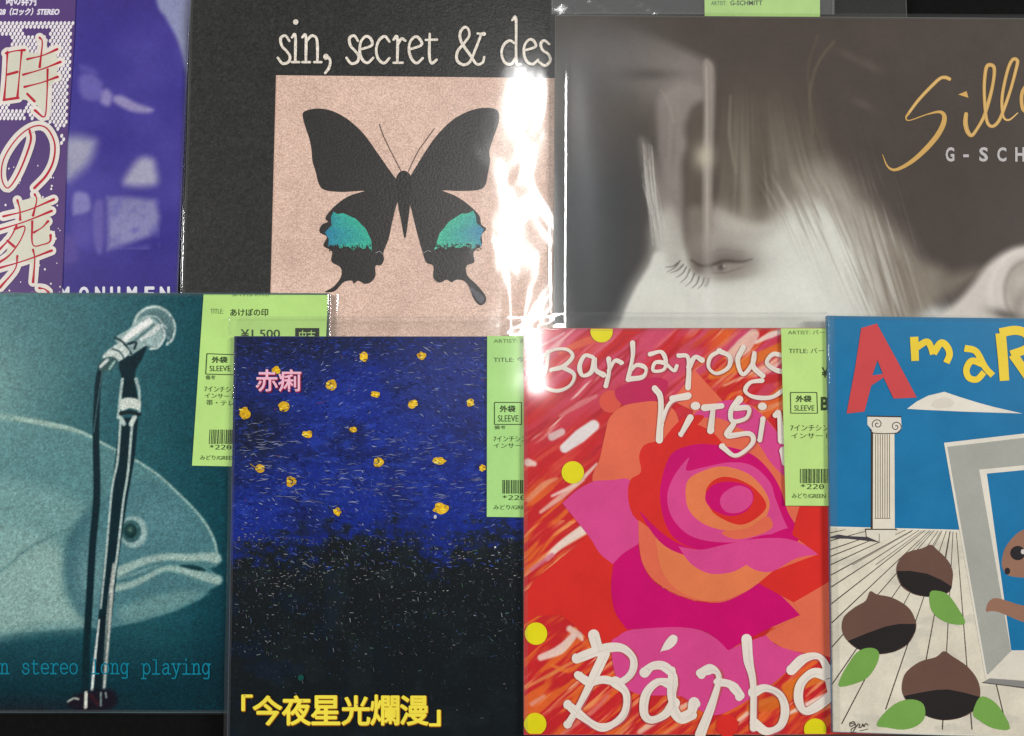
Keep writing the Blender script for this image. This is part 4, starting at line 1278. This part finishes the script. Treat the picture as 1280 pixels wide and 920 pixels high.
    a.poly([(902, 665), (935, 660), (958, 645), (966, 658), (950, 668), (920, 674)], ORG, True)
    a.poly([(882, 616), (890, 602), (905, 596), (925, 600), (945, 612), (958, 632), (945, 648), (925, 656), (902, 648), (888, 636)], RED, True)
    a.poly([(882, 618), (892, 606), (912, 602), (935, 608), (942, 622), (934, 638), (915, 645), (896, 640), (884, 630)], MAG, True)
    a.poly([(900, 628), (905, 616), (922, 607), (938, 613), (940, 628), (926, 640), (908, 640)], PNK, True)
    # magenta lower heart
    a.poly([(767, 704, 1), (779, 692), (798, 680, 1), (803, 704), (820, 729), (860, 749), (900, 753), (930, 741), (948, 729, 1), (968, 738), (986, 754), (1000, 769, 1), (976, 779), (950, 791), (926, 804), (910, 813, 1), (895, 798), (874, 787), (840, 784), (784, 787, 1), (769, 765), (764, 735)], MAG, True)
    # orange lower petal
    a.poly([(798, 650, 1), (799, 682), (805, 708), (823, 730), (860, 748), (898, 752), (928, 741), (948, 729), (968, 714, 1), (930, 700), (880, 700), (842, 684), (822, 668)], ORG, True)
    a.poly([(822, 668), (822, 690), (828, 714), (844, 735), (870, 748), (898, 751), (928, 741), (948, 729), (968, 713, 1), (930, 704), (880, 704), (848, 690)], ORL, True)
    a.poly([(800, 640), (815, 655), (830, 668), (850, 680), (880, 688), (930, 682), (985, 660), (1000, 672), (960, 690), (890, 700), (845, 690), (820, 672)], MAG, True)
    a.poly([(848, 683, 1), (876, 687), (905, 681), (940, 674), (980, 673), (1005, 681), (1023, 693, 1), (995, 698), (966, 714), (946, 713), (933, 706, 1), (915, 715), (888, 717), (864, 705)], PNK, True)
    a.poly([(990, 668), (996, 645), (1000, 632), (1045, 632), (1045, 724), (992, 753), (970, 741), (948, 729), (966, 714), (1008, 698), (1023, 693), (1008, 682)], RED)
    a.poly([(992, 753, 1), (1018, 738), (1045, 722, 1), (1045, 822, 1), (1010, 817), (985, 812), (968, 804), (957, 794), (980, 780), (1000, 769, 1)], ORG, True)
    a.poly([(764, 806), (772, 796), (786, 788), (816, 785), (850, 784), (876, 788), (896, 799), (910, 813, 1), (930, 804), (957, 794, 1), (972, 807), (1004, 817, 1), (985, 838), (955, 862), (900, 893), (870, 885), (850, 870), (800, 868), (772, 850)], PNK, True)
    a.ell(909, 907, 14, 14, RED)
    a.build("rose_picture", M_FLAT, jk)
    ye = (226, 214, 28)
    for (x, y) in ((752, 414), (716, 590.5), (670, 792), (669, 905), (1019, 912)):
        d = Art(z + 0.0003)
        d.poly([(x + 14 * math.cos(k * math.pi / 18), min(917.3, max(411, y + 14 * math.sin(k * math.pi / 18)))) for k in range(36)], ye)
        d.build("yellow_dot", M_FLAT, jk)
    t = Art(z + 0.00034, 8e-7)
    A = lambda q: zz(q, 3.409, 640, 390)
    B = lambda q: zz(q, 3.409, 840, 390)
    C = lambda q: zz(q, 3.409, 640, 650)
    D = lambda q: zz(q, 3.409, 840, 650)
    wt, sh = (228, 218, 206), (188, 84, 92)
    up = [A(q) for q in (
        [(135, 185), (180, 160), (235, 160), (258, 190), (218, 232), (170, 245)], [(215, 235), (264, 265), (250, 310), (200, 335), (150, 325), (112, 290), (70, 262)], [(152, 170), (142, 255), (96, 312)],
        [(345, 192), (310, 186), (288, 230), (300, 270), (338, 255), (352, 195), (356, 245), (390, 268)],
        [(412, 200), (414, 250), (400, 315)], [(412, 250), (438, 208), (466, 215)],
        [(514, 132), (514, 190), (494, 288)], [(500, 255), (532, 226), (570, 240), (558, 276), (500, 286)],
        [(588, 180), (636, 170), (656, 210), (645, 246), (602, 250), (610, 216), (650, 218), (690, 250), (702, 230)])]
    up += [B(q) for q in (
        [(28, 186), (66, 190), (72, 250), (68, 322)], [(72, 235), (98, 192), (128, 205)],
        [(200, 166), (246, 190), (240, 236), (190, 262), (156, 235), (165, 190), (206, 166)],
        [(304, 150), (280, 205), (302, 266), (346, 215), (352, 168), (346, 230), (386, 272)],
        [(474, 186), (430, 180), (404, 216), (440, 246), (482, 256)], [(384, 292), (334, 300), (312, 336), (350, 362), (420, 364), (472, 335)])]
    up2 = [A(q) for q in ([(608, 325), (634, 375), (628, 545)], [(632, 480), (676, 385), (748, 358)])]
    up2 += [B(q) for q in (
        [(0, 368), (70, 356)], [(78, 450), (38, 522)], [(138, 408), (212, 400)], [(176, 405), (164, 506)],
        [(288, 372), (252, 418), (258, 465), (316, 452), (326, 410), (270, 410)], [(262, 478), (238, 526), (330, 518), (342, 560), (272, 612), (212, 572)],
        [(388, 455), (374, 546)], [(440, 440), (456, 432), (466, 548)], [(474, 590), (480, 640)])]
    lo = [C(q) for q in (
        [(275, 592), (330, 570), (400, 546), (470, 546), (516, 590), (510, 650), (460, 690), (390, 680), (330, 690), (280, 660)], [(348, 490), (368, 560)],
        [(396, 570), (352, 660), (292, 780), (236, 874)], [(440, 690), (486, 740), (480, 820), (430, 870), (370, 882), (292, 832), (236, 785)],
        [(565, 650), (600, 622), (650, 625), (692, 680), (680, 790), (716, 846), (770, 832)], [(682, 700), (622, 690), (572, 740), (562, 820), (592, 852), (650, 830), (692, 780)])]
    lo += [D(q) for q in (
        [(0, 640), (0, 760), (30, 835), (78, 822), (94, 778)], [(118, 652), (170, 636), (200, 672), (172, 780), (120, 915)], [(198, 690), (250, 702), (292, 748)],
        [(318, 508), (326, 600), (346, 700), (346, 888)], [(346, 735), (400, 716), (460, 745), (482, 810), (462, 876), (402, 900), (350, 862)],
        [(508, 640), (560, 592), (620, 580), (655, 620), (684, 720)], [(664, 664), (600, 652), (548, 700), (540, 770), (572, 815), (650, 772), (676, 740)])]
    rr = random.Random(8)
    for grp, wd in ((up, 4.9), (up2, 6.4), (lo, 10.2)):
        if grp is lo:
            for (x, y, r_) in (B([(100, 400)])[0] + (6.0,), B([(385, 402)])[0] + (5.6,)):
                t.ell(x, y, r_, r_ * .85, wt)
            t.build("upper_lettering", M_TYPE, jk)
            t = Art(z + 0.00034, 8e-7)
        for q in grp:
            t.stroke([(x + .5, y + .6) for x, y in q], [wd * 1.0, wd * 1.1, wd * 1.02], sh, jit=.12, rnd=rr)
        for q in grp:
            t.stroke(q, [wd * 1.15, wd * 1.0, wd * .9, wd * 1.0, wd * 1.1], wt, jit=.3, rnd=rr)
            for _ in range(2):
                e = q[rr.choice([0, -1])]
                t.ell(e[0] + rr.uniform(-.25, .25) * wd, e[1] + rr.uniform(-.25, .25) * wd, wd * rr.uniform(.4, .62), wd * rr.uniform(.38, .55), wt, rr.random() * 3, n=14)
        for q in grp:
            t.stroke([(x + wd * .2, y + wd * .14) for x, y in q], [.2, wd * .16, .2, wd * .1, .2], (216, 206, 196), jit=.9, rnd=rr, caps=False)
    t.poly(C([(632, 562), (652, 520), (680, 490), (704, 498), (700, 525), (672, 550), (640, 558)]), wt, True)
    t.build("lower_lettering", M_TYPE, jk)
    sleeve(r, [(657, 411), (1180, 411), (1184, 917.5), (657, 918.5)], Z6, z, (3.5, 2, 3, 0), top_flap=(657, 391, 1034, 409.5), seed=6)


# ================================================================== 7  chestnut record
def rec_chestnut():
    z = Z7 + T
    quad = [(1033.5, 395), (1556, 402), (1564, 930), (1041, 915)]
    r = record("blue record with drawn chestnuts, leaves, a column and a tilted grey frame", quad, Z7)
    jk = jacket(r, quad, Z7, z, (28, 116, 166), (30, 90, 130), None, M_FLAT)
    a = Art(z + 0.0001, 7e-7)
    S2 = lambda q: zz(q, 4.923, 1020, 380)
    S3 = lambda q: zz(q, 4.6, 1020, 540)
    S4 = lambda q: zz(q, 4.6, 1020, 720)
    cre, line = (221, 213, 194), (74, 62, 52)
    R = 1420
    fl = Pic([(1037.2, 658), (R, 668), (R, 927), (1041, 914.6)], 1.5, cre)
    fl.img += (fbm(fl.X / 22, fl.Y / 22, 81)[..., None] - .5) * 26
    fl.mix((200, 194, 180), np.clip((fbm(fl.X / 34, fl.Y / 18, 83) - .56) * 6, 0, .6))
    fl.grain(.015, 82)
    a.pic(fl, z + 0.0001)
    sky = Pic([(1033.7, 395.2), (R, 400.4), (R, 667.8), (1037.2, 657.9)], 2.0, (28, 116, 166))
    sky.img += (fbm(sky.X / 40, sky.Y / 40, 84)[..., None] - .5) * 10
    sky.mix((44, 120, 164), np.clip((470 - sky.Y) / 80, 0, .6))
    a.pic(sky, z + 0.0001)
    a.z = z + 0.00016
    a.poly(S2([(560, 645), (620, 600), (690, 564), (790, 540), (890, 574), (1000, 608), (1100, 635), (1272, 674), (900, 662), (640, 650)]), (228, 221, 207))
    a.poly(S2([(720, 600), (790, 575), (850, 600), (820, 636), (720, 636)]), (218, 210, 197), True)
    # floor boards
    vx, vy = 1193.0, 634.0
    for (ex, ey) in ((1037.6, 666), (1037.8, 676), (1038, 687), (1038.2, 695.5), (1038.3, 706), (1038.5, 719), (1038.7, 734), (1039, 755), (1039.4, 779), (1039.8, 809), (1040.4, 855), (1052, 905), (1107, 887), (1153, 850), (1178, 912), (1215, 912), (1256, 900), (1310, 905), (1380, 900), (1400, 840), (1400, 780), (1400, 735), (1400, 700)):
        t0 = (662 + (ex - 1037) * .02 - vy) / (ey - vy)
        if t0 >= 1:
            continue
        a.stroke([(vx + (ex - vx) * t0, vy + (ey - vy) * t0), (ex, ey)], [.6, 1.35], line, False, caps=False)
    for k in range(5):
        x = 1140 + k * 12
        a.stroke([(x, 664), (vx + (x - vx) * 2.4, 664 + 30 * 1.4)], [.4, .7], line, False, caps=False)
    a.stroke([(1037.2, 659), (1196, 663)], 1.6, (230, 224, 208), False, caps=False)
    # column
    a.poly([(1037.6, 671), (1048, 668), (1060, 670), (1082, 671), (1100, 678), (1060, 673.5), (1037.6, 673)], (70, 64, 72))
    a.poly([(1082, 661), (1120, 662), (1119, 670), (1099, 678), (1083, 671)], (222, 215, 198))
    a.stroke([(1082, 662), (1083, 671), (1099, 678)], 1.2, line, False)
    a.stroke([(1099, 667), (1099, 678)], .8, line, False)
    a.stroke([(1082, 661.5), (1120, 661.5)], 1.8, (60, 52, 44), False)
    a.poly([(1090, 538), (1118, 538), (1118.5, 661), (1089, 661)], (226, 218, 200))
    a.poly([(1088.6, 540), (1091.4, 540), (1091, 661), (1088.6, 661)], (64, 54, 46))
    for k in range(7):
        x = 1094.5 + k * 2.9
        a.stroke([(x, 543), (x, 648)], .9, (112, 92, 70), False, caps=False)
    a.stroke([(1093, 648), (1113, 648)], .8, (112, 92, 70), False, caps=False)
    a.poly(S2([(316, 690), (522, 694), (528, 765), (496, 792), (358, 792), (316, 742)]), (224, 217, 202))
    a.stroke(S2([(316, 690), (522, 694)]), 1.6, (60, 50, 44), False)
    for (cx, cy, sgn) in ((378, 740, 1), (492, 755, -1)):
        sp = [(cx + sgn * (34 - k * 2.0) * math.cos(k * .62 + 2.6), cy + (34 - k * 2.0) * math.sin(k * .62 + 2.6)) for k in range(16)]
        a.stroke(S2(sp), 1.1, (70, 58, 50), caps=False)
    a.stroke(S2([(330, 770), (360, 795), (490, 795), (520, 775)]), 1.2, (70, 58, 50))
    # red A, yellow letters (in their own mesh below); frame
    fr_o, fr_i = (166, 167, 159), (224, 218, 204)
    a.poly([(1180, 553.5), (1400, 528), (1400, 855), (1232, 848)], fr_i)
    a.poly([(1184, 558.5), (1400, 533), (1400, 845), (1233.5, 843)], fr_o)
    a.poly([(1224, 587), (1400, 570), (1400, 820), (1264, 815)], fr_i)
    a.poly([(1233.5, 592), (1400, 576), (1400, 812), (1264, 813)], (28, 116, 166))
    a.poly(S4([(975, 582), (1116, 437), (1300, 430), (1700, 430), (1700, 640), (990, 584)]), (222, 215, 200))
    a.poly(S4([(958, 612), (1000, 588), (1700, 640), (1700, 690), (1196, 648)]), (140, 138, 134))
    a.poly([(1399, 528), (1450, 520), (1450, 858), (1399, 855)], fr_o)
    a.poly([(1392, 576), (1399, 575), (1399, 812), (1392, 812)], fr_i)
    a.stroke(S4([(958, 613), (1196, 642), (1700, 700)]), 1.2, (80, 76, 72), False)
    # animal in the frame: tan head and paw
    br = (152, 112, 92)
    a.poly(S3([(1110, 826), (1072, 780), (1070, 730), (1090, 662), (1146, 592), (1196, 562), (1300, 545), (1400, 620), (1420, 740), (1380, 830), (1250, 840)]), br, True)
    a.ell(*S3([(1160, 696)])[0], 9.5, 9.0, (44, 40, 42))
    a.ell(*S3([(1190, 688)])[0], 2.6, 3.2, (206, 200, 194))
    a.ell(*S3([(1100, 800)])[0], 3.6, 4.4, (48, 42, 44))
    a.poly(S4([(978, 204), (986, 160), (1012, 132), (1048, 128), (1110, 146), (1196, 170), (1420, 200), (1420, 330), (1196, 266), (1110, 232), (1050, 208), (1010, 202)]), br, True)
    # chestnuts and leaves
    bw, dkc = (106, 78, 68), (42, 38, 38)
    c1 = S3([(462, 800), (478, 738), (530, 690), (612, 668), (660, 648), (694, 674), (758, 738), (786, 800), (784, 860), (772, 912), (722, 928 + 16), (640, 948), (560, 932), (490, 884)])
    a.poly(c1, bw, True, n=4)
    a.poly(S3([(465, 800), (540, 798), (640, 815), (720, 850), (782, 890), (770, 915), (722, 938), (640, 948), (560, 930), (492, 882), (470, 830)]), dkc)
    c2 = S4([(148, 300), (163, 232), (226, 178), (286, 142), (312, 88), (352, 106), (440, 125), (530, 180), (570, 250), (574, 310), (530, 390), (450, 436), (350, 450), (240, 420), (172, 362)])
    a.poly(c2, bw, True, n=4)
    a.poly(S4([(182, 374), (290, 330), (400, 290), (480, 275), (573, 275), (572, 316), (530, 390), (450, 436), (350, 450), (240, 420)]), dkc)
    c3 = S4([(494, 625), (520, 552), (600, 492), (690, 466), (736, 432), (782, 460), (870, 520), (930, 600), (944, 690), (910, 772), (830, 816), (735, 830), (650, 812), (560, 762), (504, 692)])
    a.poly(c3, bw, True, n=4)
    a.poly(S4([(504, 690), (600, 670), (690, 655), (760, 652), (850, 670), (943, 695), (910, 772), (830, 816), (735, 830), (650, 812), (560, 762)]), dkc)
    gl = (118, 164, 78)
    for q in ([(655, 95), (700, 85), (760, 108), (820, 190), (858, 272), (780, 276), (700, 240), (658, 180)],
              [(235, 440), (290, 414), (345, 420), (364, 460), (332, 540), (270, 602), (138, 638), (144, 580), (190, 500)],
              [(348, 858), (400, 780), (480, 722), (560, 710), (618, 738), (626, 810), (580, 862), (500, 884), (410, 872)],
              [(940, 698), (1000, 706), (1060, 762), (1116, 878), (1020, 876), (940, 832), (902, 790)]):
        a.poly(S4(q), gl, True, n=3)
    a.stroke(S4([(194, 846), (216, 836), (222, 852), (200, 866), (196, 852), (222, 846), (228, 870), (206, 902), (204, 880), (232, 866), (244, 850), (252, 856), (248, 872), (262, 868), (270, 850), (276, 868), (286, 848), (300, 858)]), 1.1, (74, 64, 58), n=3)
    a.stroke(S4([(214, 900), (300, 880)]), .9, (74, 64, 58), False)
    a.stroke([(1041, 913.3), (1400, 924)], 1.2, (238, 234, 222), False, caps=False)
    a.build("chestnut_picture", M_FLAT, jk)
    t = Art(z + 0.0003)
    t.poly(S2([(278, 148), (374, 120), (500, 350), (620, 575), (478, 582), (416, 452), (340, 502), (298, 662), (188, 674), (240, 400)]), (204, 74, 76),
           holes=[S2([(378, 345), (346, 440), (412, 430)])])
    ye = (236, 206, 62)
    for q, wd in (([(604, 202), (610, 350)], 10), ([(618, 268), (680, 232), (706, 262), (720, 310)], 8), ([(722, 305), (768, 240), (806, 262), (822, 310), (802, 362)], 8.5),
                  ([(914, 272), (985, 292), (1040, 388), (1088, 440)], 8), ([(1030, 372), (960, 350), (926, 400), (940, 452), (990, 464), (1034, 420)], 8),
                  ([(1136, 180), (1150, 330), (1160, 472)], 12.5), ([(1130, 178), (1230, 162), (1300, 190), (1300, 270), (1200, 312)], 11), ([(1212, 310), (1260, 380), (1320, 470)], 11.5)):
        t.stroke(S2(q), [wd * 1.05, wd, wd * .95], ye, caps=False)
    t.build("title_lettering", M_TYPE, jk)
    sleeve(r, [(1035, 396), (1556, 403), (1564, 930), (1042, 915.5)], Z7, z, (4, 4, 3, 2), seed=7, ridge=((3, (2.5, 0.187)),))


# ================================================================== green price slips
SLG = "green price slips tucked in the record sleeves"


def slip(label, quad, z, art, bar=None, tint=(184, 224, 130)):
    c = np.mean(np.array(quad), 0)
    r = thing("price_slip", label, "price slip", tuple(PP(c[0], c[1], z - 0.0003)), SLG)
    a = Art(z)
    a.slab(quad, z - 0.0003, z, tint, (196, 226, 150))
    a.build("card", M_SLIP, r)
    t = Art(z + 0.00008)
    art(t)
    t.build("lettering", M_SLIP, r)
    if bar:
        b = Art(z + 0.00008)
        x0, y0, x1, y1, sk = bar
        rr = random.Random(int(x0))
        x = x0
        while x < x1:
            w_ = rr.choice([.7, 1.0, 1.5])
            b.poly([(x, y0), (min(x + w_, x1), y0), (min(x + w_, x1) + sk, y1), (x + sk, y1)], INK)
            x += w_ + rr.choice([.7, 1.0, 1.4])
        b.build("barcode", M_SLIP, r)


INK = (58, 76, 44)


def box(t, q, w_=1.0):
    for i in range(4):
        t.stroke([q[i], q[(i + 1) % 4]], w_, INK, False, caps=False)


def slips():
    def f(t):
        t.text("あけぼの印", 290, 367.6, 336, 370.5, (110, 140, 84), 0)
        t.text("TITLE:", 263, 386, 279, 392, (96, 124, 74), 0)
        t.text("あけぼの印", 288, 386, 335, 395, INK, fat=0.2)
        t.text("¥1,500", 301, 411.5, 350, 424, INK, 0.01)
        t.poly([(369, 410), (399, 410), (399, 424), (369, 424)], (44, 50, 40))
        t.text("中古", 374, 413, 394, 425, (172, 206, 126), fat=.2)
        box(t, [(258.5, 442), (296, 443.5), (294, 468.5), (257, 467.5)], 1.1)
        t.text("外袋", 265, 446, 284, 453.5, INK, 0, fat=0.3)
        t.text("SLEEVE", 262, 457, 288, 464, INK, 0)
        t.text("備考", 257, 469, 269, 474.5, INK, 0)
        t.text("7インチシン", 255.5, 483, 296, 490, INK, 0, rot=.03)
        t.text("インサート", 256, 492, 294, 498, INK, 0, rot=.03)
        t.text("帯・テレ", 258, 500, 292, 507, INK, 0, rot=.03)
        t.text("*2201", 262, 556, 296, 562, INK, 0.005, MONO)
        t.text("みどり/GREEN", 250, 569, 294, 575, INK)
    slip("green price slip on the teal record, showing a price of 1,500 yen", [(254.5, 368), (410, 368.5), (400, 585), (240, 582)], Z3 + T + 0.0005, f, (262, 537, 296, 555, -1))

    def g(t):
        t.text("ARTIST: 赤", 617, 423, 658, 429, (96, 124, 74), 0)
        t.text("TITLE: 今", 617, 446, 655, 453, INK, 0)
        box(t, [(618, 503), (652, 503), (652, 530.5), (618, 530.5)], 1.1)
        t.text("外袋", 625, 507, 644, 515, INK, 0, fat=0.3)
        t.text("SLEEVE", 622.5, 519, 648, 527, INK, 0)
        t.text("備考", 618, 531.8, 632, 536.5, INK, 0)
        t.text("7インチシン", 617, 545, 658, 552, INK, 0)
        t.text("インサート", 617, 554, 660, 560, INK, 0)
        t.text("*2201", 628, 619, 664, 625, INK, 0.005, MONO)
        t.text("みどり/GREEN", 617, 631, 664, 637, INK)
    slip("green price slip half hidden between the starry record and the rose record", [(609, 420), (766, 420), (764, 648), (608.5, 646)], Z5 + T + 0.0009, g, (628, 600, 662, 617, 0), (172, 220, 134))

    def h(t):
        t.text("ARTIST: バー", 985, 412.5, 1031, 418, (96, 124, 74), 0)
        t.text("TITLE: バー", 986, 435, 1030, 441.5, INK, 0)
        t.text("¥2", 1027, 459, 1042, 472, INK, 0.02)
        box(t, [(988, 490.5), (1021, 490.5), (1022, 516.5), (988.5, 516.5)], 1.1)
        t.text("外袋", 995, 494.5, 1014, 502.5, INK, 0, fat=0.3)
        t.text("SLEEVE", 993, 506.5, 1018, 513.5, INK, 0)
        t.text("B", 1026, 496, 1036, 513, INK, 0.03)
        t.text("7インチシン", 988, 531, 1036, 538.5, INK, 0)
        t.text("インサート", 989, 541.5, 1038, 548, INK, 0)
        t.text("*220", 1001, 605, 1030, 611.5, INK, 0.005, MONO)
        t.text("みどり/GREEN", 990, 616.5, 1032, 623, INK)
    slip("green price slip on the rose record, its right edge under the chestnut record", [(976.5, 410.5), (1135, 410.5), (1140, 633), (982, 632)], Z6 + T + 0.0012, h, (1000, 586, 1040, 604, 0), (188, 222, 132))

    def k(t):
        t.text("ARTIST:", 889, 1, 908, 6.5, (96, 124, 74), 0)
        t.text("G-SCHMITT", 913, 0.5, 953, 6.5, INK, 0.01)
    slip("green price slip poking out above the profile photo record", [(880.5, -30), (1025, -28), (1025, 30), (881, 30)], Z3 + 0.0006, k)


rec_blue()
rec_butterfly()
rec_profile()
rec_fish()
rec_starry()
rec_rose()
rec_chestnut()
slips()
